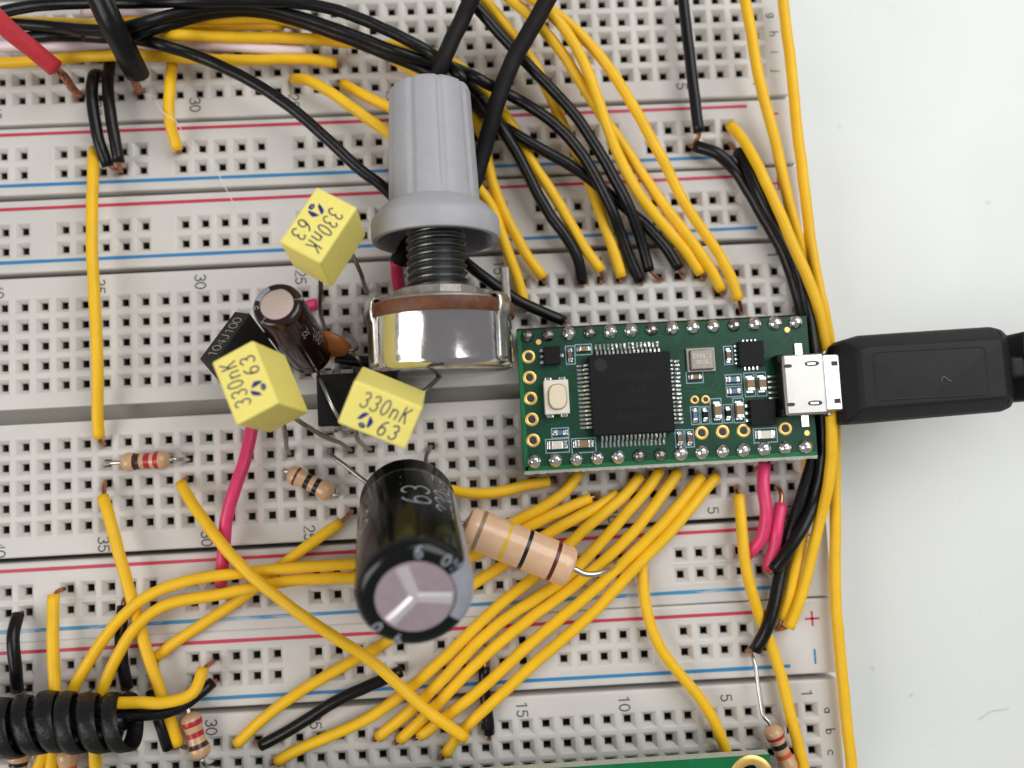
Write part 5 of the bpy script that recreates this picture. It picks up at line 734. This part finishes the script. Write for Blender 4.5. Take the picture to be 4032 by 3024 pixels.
resistor('tan resistor with red, black and orange bands at the bottom right', (-6.15, -56.2, 2.6), (-4.0, -62.0, 2.6), 1.15, [(1.45, .42, 'band_red'), (2.5, .6, 'band_black'), (3.75, .55, 'band_orange')], [(-6.8, -55.2, 2.5), (-7.05, -52.7, 2.2), (-7.15, -49.2, 1.5), (-7.3, -48.0, .6), (-7.4, -47.9, -2)], [(-3.6, -63.2, 1.4), (-3.5, -63.6, -2)])
resistor('resistor with a black band peeking out below the spiral wrap at the far left', (-95.9, -53.2, 2.2), (-96.6, -59.0, 2.2), 1.2, [(1.95, .5, 'band_black'), (3.2, .6, 'band_brown')], [(-94.2, -50.6, 3.0), (-93.2, -48.4, 1), (-93.0, -47.8, -2)], None)
resistor('resistor with an orange band peeking out below the spiral wrap beside a yellow wire', (-90.4, -53.6, 2.2), (-90.3, -59.6, 2.2), 1.2, [(2.5, .6, 'band_orange'), (3.8, .6, 'band_red')], [(-90.0, -51.0, 2.6), (-88.9, -48.4, 1), (-88.5, -47.8, -2)], None)
resistor('big peach power resistor with yellow and dark bands lying on the wire bundle', (-41.6, -29.85, 6.1), (-29.3, -35.6, 6.1), 2.42, [(1.75, .5, 'band_silver'), (5.1, .42, 'band_yellow'), (7.6, .46, 'band_black'), (11.2, .46, 'band_darkred')], [(-43.6, -29.3, 5.2), (-45.5, -28.9, 3), (-45.7, -28, -2)], [(-27.9, -36.35, 5.9), (-26.4, -36.5, 5.6), (-24.9, -36.2, 4.6), (-23.4, -35.8, 2.4), (-22.9, -35.6, -2)], 'resistor_peach', False, .36)
# ================================================================== spiral wrap
sw = None
Q = []; A = Vector((-112, -49.2, 6.4)); B = Vector((-80.9, -50.1, 5.6)); ax = (B - A); Lw = ax.length; w = ax.normalized(); u = (Vector((0, 0, 1)) - w * w.z).normalized(); v_ = w.cross(u)
turns = Lw / 2.45; NS = int(turns * 40); v = []; f = []
for i in range(NS + 1):
    s = i / NS; a = 2 * PI * turns * s; wob = .26 * math.sin(5.3 * s * turns) + .10 * math.sin(2.1 * a) + .12 * math.sin(.7 * a + 1)
    for dw, rr in ((-1.0, .02), (-.92, .20), (-.3, .25), (.4, .10), (.85, -.02), (.95, -.14), (.8, -.40), (-.9, -.34)):
        h = s * Lw + dw * (1 + .12 * math.sin(3.1 * s * turns)) + .55 * math.sin(a + .6) + .18 * math.sin(2.3 * s * turns); R_ = 3.15 + rr + wob * .8 + .1 * dw; h = min(h, Lw + .5 * math.sin(a + .6))
        v.append(A + w * h + u * (R_ * math.cos(a)) + v_ * (R_ * math.sin(a)))
for i in range(NS):
    for k in range(8): f.append((i * 8 + k, (i + 1) * 8 + k, (i + 1) * 8 + (k + 1) % 8, i * 8 + (k + 1) % 8))
f.append(tuple(range(8))); f.append(tuple(range(NS * 8 + 7, NS * 8 - 1, -1)))
sw = obj('spiral_wrap', me('spiral_wrap', v, f, 'wrap_black', True, (len(f) - 1, len(f) - 2))); tag(sw, 'black spiral cable wrap coming in at the lower left', 'cable wrap')
for i, (dy, dz) in enumerate(((-.3, -1.5), (1.5, -.9), (-1.7, -.5), (.6, .6))):
    k = obj('cable_core', tube_me('cable_core', [A + Vector((0, dy, dz)), A.lerp(B, .4) + Vector((0, dy * 1.1, dz)), A.lerp(B, .8) + Vector((0, dy, dz * .9)), B + Vector((-1.6 - i * 1.0, dy, dz))], 1.2, 'black', 12, 1.5), sw)
# ================================================================== green board at the bottom
gb = thing('display_board', (-40, -64, 0), 'green circuit board at the bottom edge with a copper ringed mounting hole', 'circuit board')
def pcb_hole(x0, x1, y0, y1, z0, z1, hc, hr):
    n = 32; v = []; f = []
    co = []
    for k in range(n):
        a = 2 * PI * k / n; dx, dy = math.cos(a), math.sin(a); tt = min(((x1 - hc[0]) / dx if dx > 1e-6 else ((x0 - hc[0]) / dx if dx < -1e-6 else 1e9)), ((y1 - hc[1]) / dy if dy > 1e-6 else ((y0 - hc[1]) / dy if dy < -1e-6 else 1e9))); co.append((hc[0] + dx * tt, hc[1] + dy * tt))
    cs = [(x1, y1), (x0, y1), (x0, y0), (x1, y0)]
    for z in (z1, z0):
        v += [(hc[0] + hr * math.cos(2 * PI * k / n), hc[1] + hr * math.sin(2 * PI * k / n), z) for k in range(n)]; v += [(*c, z) for c in co]; v += [(*c, z) for c in cs]
    m = 2 * n + 4
    def side(p): return 0 if abs(p[0] - x1) < 1e-5 else 1 if abs(p[1] - y1) < 1e-5 else 2 if abs(p[0] - x0) < 1e-5 else 3
    for k in range(n):
        k2 = (k + 1) % n; a, b_ = side(co[k]), side(co[k2]); ring = [k, n + k] + ([2 * n + {(0, 1): 0, (1, 2): 1, (2, 3): 2, (3, 0): 3}[(a, b_)]] if a != b_ else []) + [n + k2, k2]
        f.append(tuple(ring)); f.append(tuple(m + x for x in reversed(ring))); f.append((k, k2, m + k2, m + k))
    for i in range(4): a, b_ = 2 * n + i, 2 * n + (i + 1) % 4; f.append((b_, a, m + a, m + b_))
    return v, f
v, f = pcb_hole(-92, -7.9, -92, -57.85, 5.6, 7.2, (-10.15, -60.35), 1.45)
rot_ = Matrix.Rotation(-.004, 3, 'Z'); g_ = obj('circuit_board', me('circuit_board', v, f, 'pcb_bright', False), gb)
v, fn = annulus(1.46, 2.55, 40); o = obj('mounting_ring', me('mounting_ring', [(x - 10.15, y - 60.35, z + 7.21) for x, y, z in v], fn, 'gold', True), gb)
obj('copper_area', me('copper_area', [(-60, -59.0, 7.206), (-13.7, -59.0, 7.206), (-13.2, -59.8, 7.206), (-13.2, -66, 7.206), (-60, -66, 7.206)], [(0, 4, 3, 2, 1)], 'pcb', False), g_)
obj('board_edge', me('board_edge', [(-91.9, -57.845, 7.15), (-7.95, -57.845, 7.15), (-7.95, -57.845, 5.65), (-91.9, -57.845, 5.65)], [(0, 1, 2, 3)], 'pcb_edge', False), g_)
box_at('standoff', (-10.15, -60.9, -1.4), (2.2, 2.2, 13.9), 'ic_black', gb, .1); box_at('standoff', (-80, -80, -1.4), (4.6, 4.6, 13.9), 'ic_black', gb, .1)
# ================================================================== stray hairs
h = obj('hair', tube_me('hair', [(-80.3, 26.7, 1.0), (-78.9, 26.2, 1.2), (-77.6, 24.2, 3.4), (-76.6, 22.7, 4.0), (-75.2, 21.7, 4.2), (-74.7, 20.4, 2.6), (-74.35, 19.38, 2.0), (-71.73, 17.27, 1.5), (-70.68, 14.99, 1.2), (-69.54, 12.54, 1.2), (-69.02, 11.39, .8)], .055, 'hair', 5, .5)); tag(h, 'fine pale hair lying over the short yellow jumper at the top left', 'hair')
h = obj('hair', tube_me('hair', [(25.5, -61.1, -8.44), (26.6, -60.5, -8.42), (27.3, -60.1, -8.43), (28.5, -59.95, -8.42), (29.9, -59.87, -8.45)], .035, 'hair_dark', 5, .4)); tag(h, 'short dark hair on the white table at the lower right', 'hair')
h = obj('fibre', tube_me('fibre', [(-45.3, -8.65, 18.15), (-45.0, -9.0, 18.25), (-44.8, -9.5, 18.22), (-44.55, -9.8, 18.28)], .05, 'hair', 5, .3)); tag(h, 'tiny pale fibre stuck on the potentiometer can', 'fibre')
h = obj('fibre', tube_me('fibre', [(14.93, -16.0, 9.56), (15.02, -15.64, 9.6), (15.28, -15.54, 9.66), (15.56, -15.79, 9.62), (15.78, -15.96, 9.58), (16.12, -16.07, 9.56)], .032, 'lint', 5, .2)); tag(h, 'tiny curled pale fibre on the black USB plug', 'fibre')
